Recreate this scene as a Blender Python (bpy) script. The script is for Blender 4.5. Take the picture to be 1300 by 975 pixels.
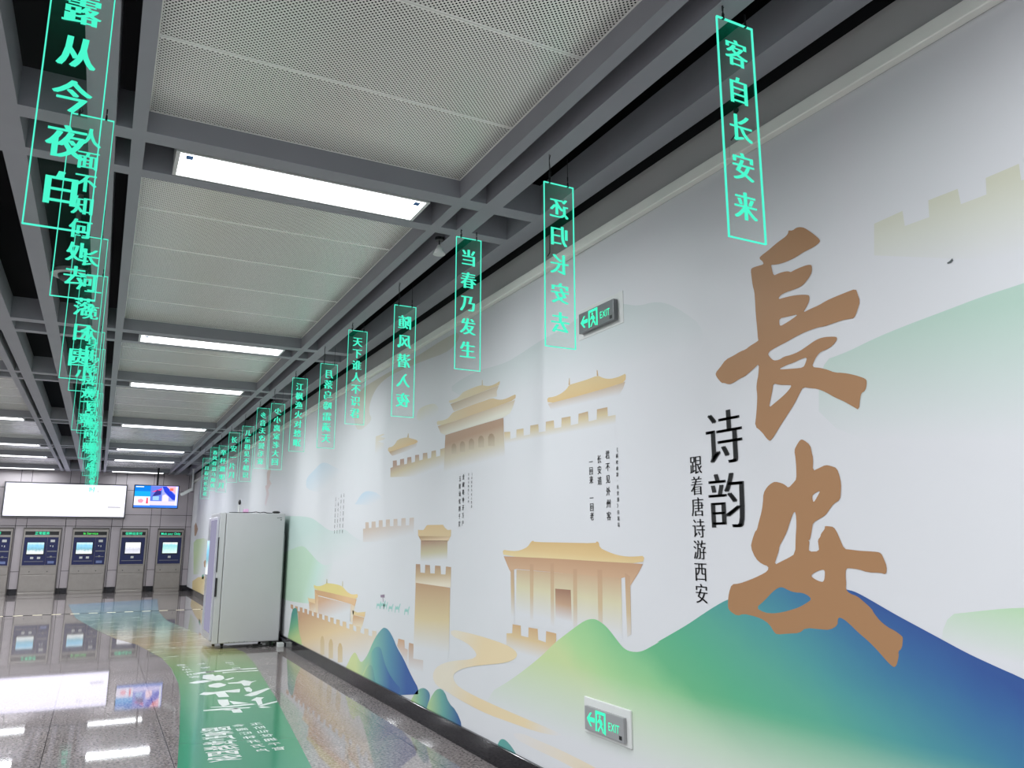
import bpy, bmesh, math, random
from mathutils import Vector, Matrix
from mathutils.geometry import tessellate_polygon

random.seed(7)
SC = bpy.context.scene
for o in list(bpy.data.objects):
    bpy.data.objects.remove(o, do_unlink=True)
COL = SC.collection

# ------------------------------------------------------------------ camera, world, exposure
cam_data = bpy.data.cameras.new('camera')
cam = bpy.data.objects.new('camera', cam_data)
COL.objects.link(cam)
cam.location = (0.0, 0.0, 1.5)
PITCH, YAW = math.radians(11.255), math.radians(27.289)
cam.rotation_euler = (math.pi / 2 + PITCH, 0.0, -YAW)
cam_data.sensor_fit = 'HORIZONTAL'
cam_data.sensor_width = 36.0
cam_data.lens = 36.0 * 1000.0 / 1300.0
cam_data.clip_start = 0.05
cam_data.clip_end = 200
SC.camera = cam

world = bpy.data.worlds.new('world')
SC.world = world
world.use_nodes = True
world.node_tree.nodes['Background'].inputs[0].default_value = (0.6, 0.65, 0.75, 1)
world.node_tree.nodes['Background'].inputs[1].default_value = 0.02

SC.view_settings.view_transform = 'Standard'
SC.view_settings.look = 'None'
SC.view_settings.gamma = 1.0
SC.view_settings.use_curve_mapping = False
SC.view_settings.exposure = 1.2
SC.cycles.use_denoising = True
SC.cycles.max_bounces = 10
SC.cycles.diffuse_bounces = 6
SC.cycles.glossy_bounces = 5
SC.cycles.transparent_max_bounces = 96
SC.cycles.sample_clamp_indirect = 6.0
SC.cycles.caustics_reflective = False
SC.cycles.caustics_refractive = False

LAMP = 2.2           # glow of the ceiling light diffusers
LAMP_W = 27.0        # watts of each ceiling light, thrown downwards by its tray
LAMP_COL = (0.93, 0.97, 1.0)
BOX_EMIT = 0.95       # the map light box
G = 1.02             # light level the print colours were read at

# ------------------------------------------------------------------ helpers
def lin(v):
    v = v / 255.0
    return v / 12.92 if v <= 0.04045 else ((v + 0.055) / 1.055) ** 2.4
def rgb(r, g, b): return (lin(r), lin(g), lin(b), 1.0)
def alb(c, g=None):
    g = g or G
    return tuple(min(0.86, lin(v) / g) for v in c) + (1.0,)

def new_mat(name):
    m = bpy.data.materials.new(name)
    m.use_nodes = True
    nt = m.node_tree
    for n in list(nt.nodes): nt.nodes.remove(n)
    out = nt.nodes.new('ShaderNodeOutputMaterial')
    return m, nt, out
def pmat(name, col, rough=0.5, metal=0.0, spec=0.5, noise=0.0, nscale=20.0):
    m, nt, out = new_mat(name)
    p = nt.nodes.new('ShaderNodeBsdfPrincipled')
    p.inputs['Roughness'].default_value = rough
    p.inputs['Metallic'].default_value = metal
    p.inputs['Specular IOR Level'].default_value = spec
    p.inputs['Base Color'].default_value = col
    if noise:
        tc = nt.nodes.new('ShaderNodeTexCoord')
        nz = nt.nodes.new('ShaderNodeTexNoise'); nz.inputs['Scale'].default_value = nscale
        nz.inputs['Detail'].default_value = 4
        rp = nt.nodes.new('ShaderNodeValToRGB')
        rp.color_ramp.elements[0].position = 0.3; rp.color_ramp.elements[1].position = 0.7
        rp.color_ramp.elements[0].color = tuple(c * (1 - noise) for c in col[:3]) + (1,)
        rp.color_ramp.elements[1].color = tuple(min(1, c * (1 + noise)) for c in col[:3]) + (1,)
        nt.links.new(tc.outputs['Object'], nz.inputs['Vector'])
        nt.links.new(nz.outputs['Fac'], rp.inputs[0])
        nt.links.new(rp.outputs[0], p.inputs['Base Color'])
    nt.links.new(p.outputs[0], out.inputs[0])
    return m
def emat(name, col, strength, sample=True):
    m, nt, out = new_mat(name)
    e = nt.nodes.new('ShaderNodeEmission')
    e.inputs[0].default_value = col; e.inputs[1].default_value = strength
    nt.links.new(e.outputs[0], out.inputs[0])
    if not sample: m.cycles.emission_sampling = 'NONE'
    return m
def math_node(nt, op, a, b=None, clamp=False):
    n = nt.nodes.new('ShaderNodeMath'); n.operation = op; n.use_clamp = clamp
    for i, v in enumerate((a, b)):
        if v is None: continue
        if isinstance(v, (int, float)): n.inputs[i].default_value = v
        else: nt.links.new(v, n.inputs[i])
    return n.outputs[0]

class MB:
    """collects shapes and links them as one mesh object"""
    def __init__(s): s.bm = bmesh.new(); s.mi = 0; s.off = Vector((0, 0, 0))
    def box(s, x0, x1, y0, y1, z0, z1, bev=0.0, seg=2):
        b = bmesh.new()
        r = bmesh.ops.create_cube(b, size=1.0)
        sx, sy, sz = abs(x1 - x0), abs(y1 - y0), abs(z1 - z0)
        bmesh.ops.scale(b, vec=(sx, sy, sz), verts=b.verts)
        bmesh.ops.translate(b, vec=((x0 + x1) / 2, (y0 + y1) / 2, (z0 + z1) / 2), verts=b.verts)
        if bev: bmesh.ops.bevel(b, geom=list(b.edges), offset=bev, segments=seg, profile=0.7, affect='EDGES')
        s.merge(b); return s
    def merge(s, b, mat=None):
        if mat is not None: b.transform(mat)
        tmp = bpy.data.meshes.new('tmp')
        for f in b.faces: f.material_index = s.mi
        b.to_mesh(tmp); b.free()
        s.bm.from_mesh(tmp); bpy.data.meshes.remove(tmp)
    def cyl(s, p, q, r, r2=None, seg=12):
        p, q = Vector(p), Vector(q); d = q - p
        b = bmesh.new()
        bmesh.ops.create_cone(b, cap_ends=True, segments=seg, radius1=r, radius2=r if r2 is None else r2, depth=d.length)
        s.merge(b, Matrix.Translation((p + q) / 2) @ d.to_track_quat('Z', 'Y').to_matrix().to_4x4()); return s
    def sphere(s, c, r, sc=(1, 1, 1), seg=16):
        b = bmesh.new(); bmesh.ops.create_uvsphere(b, u_segments=seg, v_segments=max(6, seg // 2), radius=r)
        s.merge(b, Matrix.Translation(c) @ Matrix.Diagonal((*sc, 1))); return s
    def tube(s, pts, r, seg=8):
        pts = [Vector(p) for p in pts]
        rings = []
        for i, p in enumerate(pts):
            t = (pts[min(i + 1, len(pts) - 1)] - pts[max(i - 1, 0)]).normalized()
            q = t.to_track_quat('Z', 'Y')
            rings.append([s.bm.verts.new(p + q @ Vector((r * math.cos(a), r * math.sin(a), 0))) for a in [2 * math.pi * k / seg for k in range(seg)]])
        for a, b in zip(rings, rings[1:]):
            for k in range(seg):
                f = s.bm.faces.new((a[k], a[(k + 1) % seg], b[(k + 1) % seg], b[k])); f.material_index = s.mi
        for r_ in (rings[0][::-1], rings[-1]):
            f = s.bm.faces.new(r_); f.material_index = s.mi
        return s
    def prism(s, poly, axis, a, b):
        """poly in the plane of the two other axes, extruded along axis from a to b"""
        def P(u, v, w): return {0: (w, u, v), 1: (u, w, v), 2: (u, v, w)}[axis]
        lo = [s.bm.verts.new(P(u, v, a)) for u, v in poly]; hi = [s.bm.verts.new(P(u, v, b)) for u, v in poly]
        n = len(poly); fs = [s.bm.faces.new(lo[::-1]), s.bm.faces.new(hi)]
        fs += [s.bm.faces.new((lo[i], lo[(i + 1) % n], hi[(i + 1) % n], hi[i])) for i in range(n)]
        for f in fs: f.material_index = s.mi
        return s
    def flat(s, polys, fn):
        """polys: outer + holes, 2D; fn maps (u,v) to 3D"""
        pl = [[Vector((u, v, 0)) for u, v in p] for p in polys]
        vs = [s.bm.verts.new(fn(v.x, v.y)) for p in pl for v in p]
        for t in tessellate_polygon(pl):
            if len(set(t)) == 3:
                try: f = s.bm.faces.new([vs[i] for i in t]); f.material_index = s.mi
                except ValueError: pass
        return s
    def tris(s, vs, fs, fn):
        v = [s.bm.verts.new(fn(x, y)) for x, y in vs]
        for f in fs:
            try: q = s.bm.faces.new([v[i] for i in f]); q.material_index = s.mi
            except ValueError: pass
        return s
    def build(s, name, mats, parent=None, smooth=False, recalc=True):
        if recalc: bmesh.ops.recalc_face_normals(s.bm, faces=list(s.bm.faces))
        me = bpy.data.meshes.new(name); s.bm.to_mesh(me); s.bm.free()
        for m in (mats if isinstance(mats, (list, tuple)) else [mats]): me.materials.append(m)
        if smooth:
            for p in me.polygons: p.use_smooth = True
        o = bpy.data.objects.new(name, me); COL.objects.link(o)
        if parent is not None:
            o.parent = parent
            o.matrix_parent_inverse = Matrix.Translation(-Vector(parent.location))
        return o
def tag(o, label=None, cat=None, group=None, kind=None):
    if label: o['label'] = label
    if cat: o['category'] = cat
    if group: o['group'] = group
    if kind: o['kind'] = kind
    return o
def empty(name, loc, label, cat, group=None):
    o = bpy.data.objects.new(name, None); COL.objects.link(o); o.location = loc
    o.empty_display_size = 0.1
    return tag(o, label, cat, group)
def struct(o, label, cat='structure'): return tag(o, label, cat, None, 'structure')
def chaikin(p):
    r = []
    for i in range(len(p)):
        a, b = p[i], p[(i + 1) % len(p)]
        r += [(a[0] * .75 + b[0] * .25, a[1] * .75 + b[1] * .25), (a[0] * .25 + b[0] * .75, a[1] * .25 + b[1] * .75)]
    return r

# lettering -------------------------------------------------------
_glyph = {}
def glyph(ch, off=0.0):
    k = (ch, off)
    if k not in _glyph:
        c = bpy.data.curves.new('t', 'FONT'); c.body = ch; c.resolution_u = 3; c.offset = off
        o = bpy.data.objects.new('t', c); COL.objects.link(o)
        me = bpy.data.meshes.new_from_object(o.evaluated_get(bpy.context.evaluated_depsgraph_get()))
        _glyph[k] = ([(v.co.x, v.co.y) for v in me.vertices], [tuple(p.vertices) for p in me.polygons])
        bpy.data.objects.remove(o); bpy.data.curves.remove(c); bpy.data.meshes.remove(me)
    return _glyph[k]
def put_char(mb, ch, fn, size, off=-0.01, smear=0.03, sx=1.0, mirror=False):
    """fn maps the character's centred (u right, v up) to 3D"""
    vs, fs = glyph(ch, off)
    if not vs: return
    if ord(ch) > 0x2000: cx, cy = 0.5, 0.384
    else: cx, cy = (max(v[0] for v in vs) + min(v[0] for v in vs)) / 2, 0.36
    m = -1 if mirror else 1
    for d in ((-smear, smear) if smear else (0,)):
        mb.tris([(m * (x - cx + d) * size * sx, (y - cy) * size) for x, y in vs], fs, fn)
    if smear > 0.02: mb.tris([(m * (x - cx) * size * sx, (y - cy) * size) for x, y in vs], fs, fn)
def put_line(mb, text, fn, size, off=0.0, smear=0.0):
    """a horizontal Latin or Chinese line centred on (0,0) of fn"""
    adv, x = [], 0
    for ch in text:
        if ch == ' ': adv.append((ch, x, 0)); x += 0.3; continue
        vs, _ = glyph(ch, off); w = 1.0 if ord(ch) > 0x2000 else (max(v[0] for v in vs) - min(v[0] for v in vs) + 0.09)
        adv.append((ch, x, w)); x += w
    for ch, px, w in adv:
        if w: put_char(mb, ch, lambda u, v, q=(px + w / 2 - x / 2) * size: fn(u + q, v), size, off, smear)

# ------------------------------------------------------------------ dimensions (metres)
XW = 2.55            # mural wall
YF = 26.7            # far wall with the ticket machines
XL, YB = -8.8, -3.2  # left wall and the wall behind the viewer, both out of the frame
ZC, ZP = 3.5, 3.613  # underside of the ceiling beams, perforated panels
ZT = 4.25            # dark soffit above the beams

# ------------------------------------------------------------------ materials
def granite():
    m, nt, out = new_mat('granite')
    L = nt.links.new
    tc = nt.nodes.new('ShaderNodeTexCoord'); sep = nt.nodes.new('ShaderNodeSeparateXYZ')
    L(tc.outputs['Object'], sep.inputs[0])
    def speck(scale, a, b, ca, cb):
        nz = nt.nodes.new('ShaderNodeTexNoise'); nz.inputs['Scale'].default_value = scale; nz.inputs['Detail'].default_value = 5
        nz.inputs['Roughness'].default_value = 0.75
        L(tc.outputs['Object'], nz.inputs['Vector'])
        r = nt.nodes.new('ShaderNodeValToRGB'); r.color_ramp.elements[0].position = a; r.color_ramp.elements[1].position = b
        r.color_ramp.elements[0].color = ca; r.color_ramp.elements[1].color = cb
        L(nz.outputs['Fac'], r.inputs[0]); return r.outputs[0]
    fine = speck(48, .40, .62, rgb(98, 93, 94), rgb(162, 156, 156))
    big = speck(3.0, .3, .7, (.86, .84, .84, 1), (1.08, 1.04, 1.02, 1))
    mix = nt.nodes.new('ShaderNodeMix'); mix.data_type = 'RGBA'; mix.blend_type = 'MULTIPLY'; mix.inputs[0].default_value = 1
    L(fine, mix.inputs[6]); L(big, mix.inputs[7])
    # tile joints, and a slight difference from tile to tile
    u = math_node(nt, 'DIVIDE', math_node(nt, 'ADD', sep.outputs[0], 0.215 + 8.1), 0.81)
    v = math_node(nt, 'DIVIDE', math_node(nt, 'SUBTRACT', sep.outputs[1], 7.04 - 17.0), 0.85)
    fu, fv = math_node(nt, 'FRACT', u), math_node(nt, 'FRACT', v)
    j = math_node(nt, 'MAXIMUM', math_node(nt, 'LESS_THAN', fu, 0.006), math_node(nt, 'LESS_THAN', fv, 0.005))
    cb = nt.nodes.new('ShaderNodeCombineXYZ'); L(math_node(nt, 'FLOOR', u), cb.inputs[0]); L(math_node(nt, 'FLOOR', v), cb.inputs[1])
    wn = nt.nodes.new('ShaderNodeTexWhiteNoise'); wn.noise_dimensions = '2D'; L(cb.outputs[0], wn.inputs['Vector'])
    tone = math_node(nt, 'ADD', math_node(nt, 'MULTIPLY', wn.outputs['Value'], 0.16), 0.92)
    sc = nt.nodes.new('ShaderNodeVectorMath'); sc.operation = 'SCALE'; L(mix.outputs[2], sc.inputs[0]); L(tone, sc.inputs['Scale'])
    mx = nt.nodes.new('ShaderNodeMix'); mx.data_type = 'RGBA'; L(j, mx.inputs[0]); L(sc.outputs[0], mx.inputs[6]); mx.inputs[7].default_value = rgb(45, 42, 42)
    p = nt.nodes.new('ShaderNodeBsdfPrincipled'); L(mx.outputs[2], p.inputs['Base Color'])
    p.inputs['Roughness'].default_value = 0.035; p.inputs['IOR'].default_value = 1.62
    L(p.outputs[0], out.inputs[0]); return m
M_FLOOR = granite()
M_BEAM = pmat('beam_paint', rgb(144, 146, 152), 0.55, noise=0.04, nscale=3)
M_CROSS = M_BEAM
M_VOID = pmat('dark_soffit', rgb(18, 19, 24), 0.9)
M_WALLUP = pmat('grey_wall_paint', rgb(176, 176, 174), 0.7, noise=0.05, nscale=2)
M_TRIM = pmat('trim_paint', rgb(238, 240, 232), 0.5, noise=0.03, nscale=4)
M_BASE = pmat('black_skirting_stone', rgb(26, 26, 30), 0.08, noise=0.2, nscale=60)
M_FARW = pmat('grey_metal_panel', rgb(178, 170, 174), 0.4, 0.1, noise=0.04, nscale=2)
M_JOINT = pmat('panel_joint', rgb(50, 48, 50), 0.8)
M_SIDE = pmat('light_wall_paint', rgb(222, 222, 226), 0.7)
M_STEEL = pmat('brushed_steel', rgb(156, 150, 145), 0.35, 0.45, noise=0.05, nscale=8)
M_STEELD = pmat('dark_steel', rgb(96, 92, 90), 0.4, 0.7)
M_BLACK = pmat('black_plastic', rgb(20, 20, 22), 0.4)
M_RUBBER = pmat('black_rubber', rgb(14, 14, 15), 0.7)
M_NAVY = pmat('navy_fascia', rgb(24, 32, 84), 0.3)
M_WHITE = pmat('white_enamel', rgb(206, 208, 206), 0.4)
M_CAB = pmat('off_white_cabinet_paint', rgb(178, 178, 180), 0.42, noise=0.02, nscale=2)
M_GREYP = pmat('grey_plastic', rgb(130, 130, 132), 0.45)
M_INK = pmat('black_ink', rgb(24, 24, 26), 0.6)
M_WIRE = pmat('dark_steel_wire', rgb(50, 52, 54), 0.4, 0.6)
M_VINYLW = pmat('white_floor_vinyl', rgb(214, 218, 216), 0.12)
M_LAMP = emat('lamp_diffuser', (*LAMP_COL, 1), LAMP)
GREEN = (lin(72), lin(238), lin(198), 1)
M_GLOW = emat('green_engraving_glow', GREEN, 0.5)
M_EDGE = emat('green_edge_glow', (lin(80), lin(240), lin(205), 1), 0.5)
M_LED = emat('green_led', (lin(70), lin(250), lin(190), 1), 0.55, False)
M_LED2 = emat('lime_led', (lin(90), lin(250), lin(110), 1), 0.55, False)

def perforated():
    m, nt, out = new_mat('perforated_metal')
    L = nt.links.new
    tc = nt.nodes.new('ShaderNodeTexCoord'); sep = nt.nodes.new('ShaderNodeSeparateXYZ'); L(tc.outputs['Object'], sep.inputs[0])
    k = 2 * math.pi / 0.0215
    cx = math_node(nt, 'COSINE', math_node(nt, 'MULTIPLY', sep.outputs[0], k))
    cy = math_node(nt, 'COSINE', math_node(nt, 'MULTIPLY', sep.outputs[1], k))
    hole = math_node(nt, 'GREATER_THAN', math_node(nt, 'MULTIPLY', cx, cy), 0.32)
    p = nt.nodes.new('ShaderNodeBsdfPrincipled')
    p.inputs['Base Color'].default_value = rgb(243, 245, 238); p.inputs['Roughness'].default_value = 0.27
    p.inputs['Metallic'].default_value = 0.15
    d = nt.nodes.new('ShaderNodeBsdfDiffuse'); d.inputs[0].default_value = rgb(9, 9, 10)
    mx = nt.nodes.new('ShaderNodeMixShader'); L(hole, mx.inputs[0]); L(p.outputs[0], mx.inputs[1]); L(d.outputs[0], mx.inputs[2])
    L(mx.outputs[0], out.inputs[0]); return m
M_PERF = perforated()
M_PRIM = pmat('panel_rim_paint', rgb(246, 248, 242), 0.33, 0.15)

def acrylic():
    m, nt, out = new_mat('clear_acrylic')
    L = nt.links.new
    t = nt.nodes.new('ShaderNodeBsdfTransparent'); t.inputs[0].default_value = (0.985, 0.997, 0.992, 1)
    g = nt.nodes.new('ShaderNodeBsdfGlossy'); g.inputs['Roughness'].default_value = 0.03
    mx = nt.nodes.new('ShaderNodeMixShader')
    mx.inputs[0].default_value = 0.03; L(t.outputs[0], mx.inputs[1]); L(g.outputs[0], mx.inputs[2])
    # light of the LED strip in the top edge scattering down inside the sheet
    tc = nt.nodes.new('ShaderNodeTexCoord'); sep = nt.nodes.new('ShaderNodeSeparateXYZ'); L(tc.outputs['Object'], sep.inputs[0])
    fall = math_node(nt, 'POWER', 2.718, math_node(nt, 'MULTIPLY', sep.outputs[2], 8.0))
    nz = nt.nodes.new('ShaderNodeTexNoise'); nz.inputs['Scale'].default_value = 55; nz.inputs['Detail'].default_value = 3
    L(tc.outputs['Object'], nz.inputs['Vector'])
    st = math_node(nt, 'ADD', math_node(nt, 'MULTIPLY', math_node(nt, 'MULTIPLY', fall, nz.outputs['Fac']), 0.035), 0.0010)
    e = nt.nodes.new('ShaderNodeEmission'); e.inputs[0].default_value = (0.02, 0.8, 0.45, 1); L(st, e.inputs[1])
    ad = nt.nodes.new('ShaderNodeAddShader'); L(mx.outputs[0], ad.inputs[0]); L(e.outputs[0], ad.inputs[1])
    L(ad.outputs[0], out.inputs[0]); m.cycles.emission_sampling = 'NONE'; return m
M_ACR = acrylic()

# ------------------------------------------------------------------ the room
o = MB().box(XL, XW + .3, YB, YF + .3, -0.2, 0).build('floor', M_FLOOR); struct(o, 'polished grey speckled granite tile floor', 'floor')
mb = MB().box(XW, XW + .25, YB, YF + .3, 0, 3.545)
o = mb.build('wall_right', M_WALLUP); struct(o, 'long grey wall carrying the mural', 'wall')
o = MB().box(XL - .25, XL, YB, YF + .3, 0, ZT).build('wall_left', M_SIDE); struct(o, 'plain light wall on the left side', 'wall')
o = MB().box(XL, XW + .3, YB - .25, YB, 0, ZT).build('wall_back', M_SIDE); struct(o, 'plain light wall behind the viewer', 'wall')
# trim ledge along the top of the mural
mb = MB()
for a, b in ((YB, 2.6), (2.603, 7.4), (7.403, 12.2), (12.203, 17.0), (17.003, 21.8), (21.803, YF)):
    mb.box(XW - .045, XW, a, b, 3.282, 3.345, .004, 1)
o = mb.build('trim_1', M_TRIM); struct(o, 'pale ledge trim along the top of the mural', 'trim')
# skirting
mb = MB()
for i in range(30):
    a = YB + i; mb.box(XW - .022, XW, a + .001, min(a + .999, YF), 0, .139, .002, 1)
o = mb.build('baseboard_right', M_BASE); struct(o, 'glossy black stone baseboard under the mural', 'baseboard')
# far wall: metal panels on a dark backing
mb = MB(); mb.mi = 1; mb.box(XL, XW, YF, YF + .25, 0, ZT); mb.mi = 0
xs = [XL, -7.2, -5.6, -4.4, -3.35, -3.08, -2.115, -1.845, -.872, -.612, .328, .622, 1.385, 1.65, 2.385, XW]
for i in range(len(xs) - 1):
    zs = [.16, .643, 1.92, 2.27, 3.0, 3.9] if (xs[i + 1] - xs[i]) < .5 else [.16, 1.92, 2.27, 3.0, 3.9]
    for z0, z1 in zip(zs, zs[1:]):
        mb.box(xs[i] + .006, xs[i + 1] - .006, YF - .015, YF, z0 + .006, z1 - .006, .003, 1)
o = mb.build('wall_far', [M_FARW, M_JOINT]); struct(o, 'grey metal panel wall with the ticket machines', 'wall')
mb = MB()
for a, b in ((XL, -3.35), (-3.08 - .27, -3.08), (-2.115, -1.845), (-.872, -.612), (.328, .622), (1.385, 1.65), (2.385, XW)):
    mb.box(a + .03, b - .03 if b < XW else b, YF - .03, YF, 0, .15, .002, 1)
o = mb.build('baseboard_far', M_BASE); struct(o, 'black skirting blocks between the ticket machines', 'baseboard')

# ceiling: dark soffit with beams, cross beams and perforated panels hung below it
mb = MB().box(XL, XW + .3, YB, YF + .3, ZT, ZT + .2)
mb.box(XW + .02, XW + .25, YB, YF, 3.55, ZT)
ceiling = mb.build('ceiling', M_VOID); struct(ceiling, 'dark grid ceiling with grey beams and perforated metal panels', 'ceiling')
BAYS = [(.035, 1.735), (-2.835, -1.135), (-5.935, -4.23)]
BEAMS = [(-.03, .035), (1.735, 1.80), (1.912, 2.02), (2.285, 2.416), (-.226, -.103), (-.625, -.515), (-1.01, -.89), (-1.135, -1.067),
         (-2.9, -2.835), (-3.12, -3.0), (-3.6, -3.48), (-4.1, -3.98), (-4.23, -4.165), (-6.0, -5.935), (-7.0, -6.88), (-7.9, -7.78)]
for a, b in BEAMS:
    MB().box(a, b, YB, YF, ZC, ZC + .2).build('longitudinal_beam', M_BEAM, ceiling)
PAIRS = [-2.7, .06, 4.04, 8.25, 10.93, 15.12, 19.28, 22.0, 25.8]
for y in PAIRS:
    for a, b in ((y, y + .12), (y + .46, y + .56)):
        MB().box(XL, 2.285, a, b, ZC + .0006, ZC + .2).build('cross_beam', M_CROSS, ceiling)
for a, b in zip(PAIRS, PAIRS[1:]):
    y0, y1 = a + .56, b
    n = max(1, round((y1 - y0) / .685))
    w = (y1 - y0) / n
    for bi, (xa, xb) in enumerate(BAYS):
        if bi and b < 5: continue
        for k in range(n):
            p, q = y0 + k * w, y0 + (k + 1) * w
            mb = MB(); mb.box(xa + .008, xb - .008, p + .012, q - .012, ZP, ZP + .02)
            mb.mi = 1
            mb.box(xa, xb, p + .0015, p + .012, ZP - .001, ZP + .022); mb.box(xa, xb, q - .012, q - .0015, ZP - .001, ZP + .022)
            mb.box(xa, xa + .008, p + .012, q - .012, ZP - .001, ZP + .022); mb.box(xb - .008, xb, p + .012, q - .012, ZP - .001, ZP + .022)
            mb.build('perforated_panel', [M_PERF, M_PRIM], ceiling)

# ------------------------------------------------------------------ ceiling lights
M_STICK = pmat('blue_sticker', rgb(60, 110, 170), 0.5)
ORD = {4.04: 'nearest', 8.25: 'second', 10.93: 'third', 15.12: 'fourth', 19.28: 'fifth', 22.0: 'sixth', 25.8: 'farthest'}
def lamp(y, xa, xb, label):
    t = empty('ceiling_light', ((xa + xb) / 2, y + .29, ZC + .15), label, 'ceiling light', 'ceiling lights')
    y0, y1 = y + .135, y + .445
    mb = MB().box(xa, xb, y0, y1, ZC + .03, ZC + .15)
    mb.box(xa, xa + .02, y0, y1, ZC - .003, ZC + .03).box(xb - .02, xb, y0, y1, ZC - .003, ZC + .03)
    mb.box(xa + .02, xb - .02, y0, y0 + .012, ZC - .003, ZC + .03).box(xa + .02, xb - .02, y1 - .012, y1, ZC - .003, ZC + .03)
    mb.build('housing', M_WHITE, t)
    MB().box(xa + .021, xb - .021, y0 + .013, y1 - .013, ZC - .002, ZC + .029).build('diffuser', M_LAMP, t)
    ld = bpy.data.lights.new('tube_light', 'AREA'); ld.shape = 'RECTANGLE'; ld.size = xb - xa - .06; ld.size_y = .26
    ld.energy = LAMP_W * (1.7 if y < 1 else 1.0 if y < 25 else .3) * (.72 if xb > 1 else 1.5); ld.color = LAMP_COL; ld.spread = math.radians(170)
    lo = bpy.data.objects.new('tube_light', ld); COL.objects.link(lo); lo.parent = t; lo.location = (0, 0, -.155)
    for q in (xa + .05, xb - .085): MB().box(q, q + .035, y0 + .03, y0 + .075, ZC - .0035, ZC - .0021).build('sticker', M_STICK, t)
for y in PAIRS[1:]:
    if y in ORD:
        lamp(y, .185, 1.60, '%s white strip light of the row between the two lines of green signs' % ORD[y])
    else:
        lamp(y, .185, 1.60, 'white strip light overhead behind the viewer')
    if y > 10:
        lamp(y, -2.69, -1.275, '%s white strip light of the row at the left edge' % {15.12: 'nearest', 10.93: 'out of frame', 19.28: 'second', 22.0: 'third', 25.8: 'farthest'}[y])
    else:
        lamp(y, -2.69, -1.275, 'white strip light in the left row near the viewer, outside the frame')
    lamp(y, -5.79, -4.375, 'white strip light of an added unseen row for fill light, outside the frame')  # unseen row of lamps, added to raise the fill light from the left

# ------------------------------------------------------------------ mural
mural = empty('wall_mural', (XW - .002, 12, .139), 'long printed wall mural of Tang gate towers, mountains and brown calligraphy', 'mural')
PAPER = (208, 209, 212)
M_PAPER = pmat('mural_paper', alb(PAPER), 0.5, spec=0.3, noise=0.012, nscale=1.2)
MB().box(XW - .002, XW, YB, YF, .139, 3.282).build('paper', M_PAPER, mural)
LX = lambda layer: XW - .0022 - .00015 * layer
_mats = {}
def grad_mat(p0, p1, stops):
    key = repr((p0, p1, stops))
    if key in _mats: return _mats[key]
    m, nt, out = new_mat('print_ink')
    L = nt.links.new
    p = nt.nodes.new('ShaderNodeBsdfPrincipled'); p.inputs['Roughness'].default_value = 0.5; p.inputs['Specular IOR Level'].default_value = 0.3
    if len(stops) == 1:
        p.inputs['Base Color'].default_value = alb(stops[0][1]); L(p.outputs[0], out.inputs[0])
    else:
        d = Vector((p1[0] - p0[0], p1[1] - p0[1])); n = d.length_squared or 1e-6
        tc = nt.nodes.new('ShaderNodeTexCoord'); sep = nt.nodes.new('ShaderNodeSeparateXYZ'); L(tc.outputs['Object'], sep.inputs[0])
        a = math_node(nt, 'MULTIPLY', math_node(nt, 'SUBTRACT', sep.outputs[1], p0[0]), d.x / n)
        b = math_node(nt, 'MULTIPLY', math_node(nt, 'SUBTRACT', sep.outputs[2], p0[1]), d.y / n)
        t = math_node(nt, 'ADD', a, b, True)
        r = nt.nodes.new('ShaderNodeValToRGB'); cr = r.color_ramp
        while len(cr.elements) < len(stops): cr.elements.new(0.5)
        for e, (q, c, al) in zip(cr.elements, stops): e.position = q
        pa = alb(PAPER)
        for e, (q, c, al) in zip(cr.elements, stops): e.color = tuple(x * al + y * (1 - al) for x, y in zip(alb(c)[:3], pa)) + (1,)
        L(t, r.inputs[0]); L(r.outputs[0], p.inputs['Base Color']); L(p.outputs[0], out.inputs[0])
    _mats[key] = m
    return m
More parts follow.
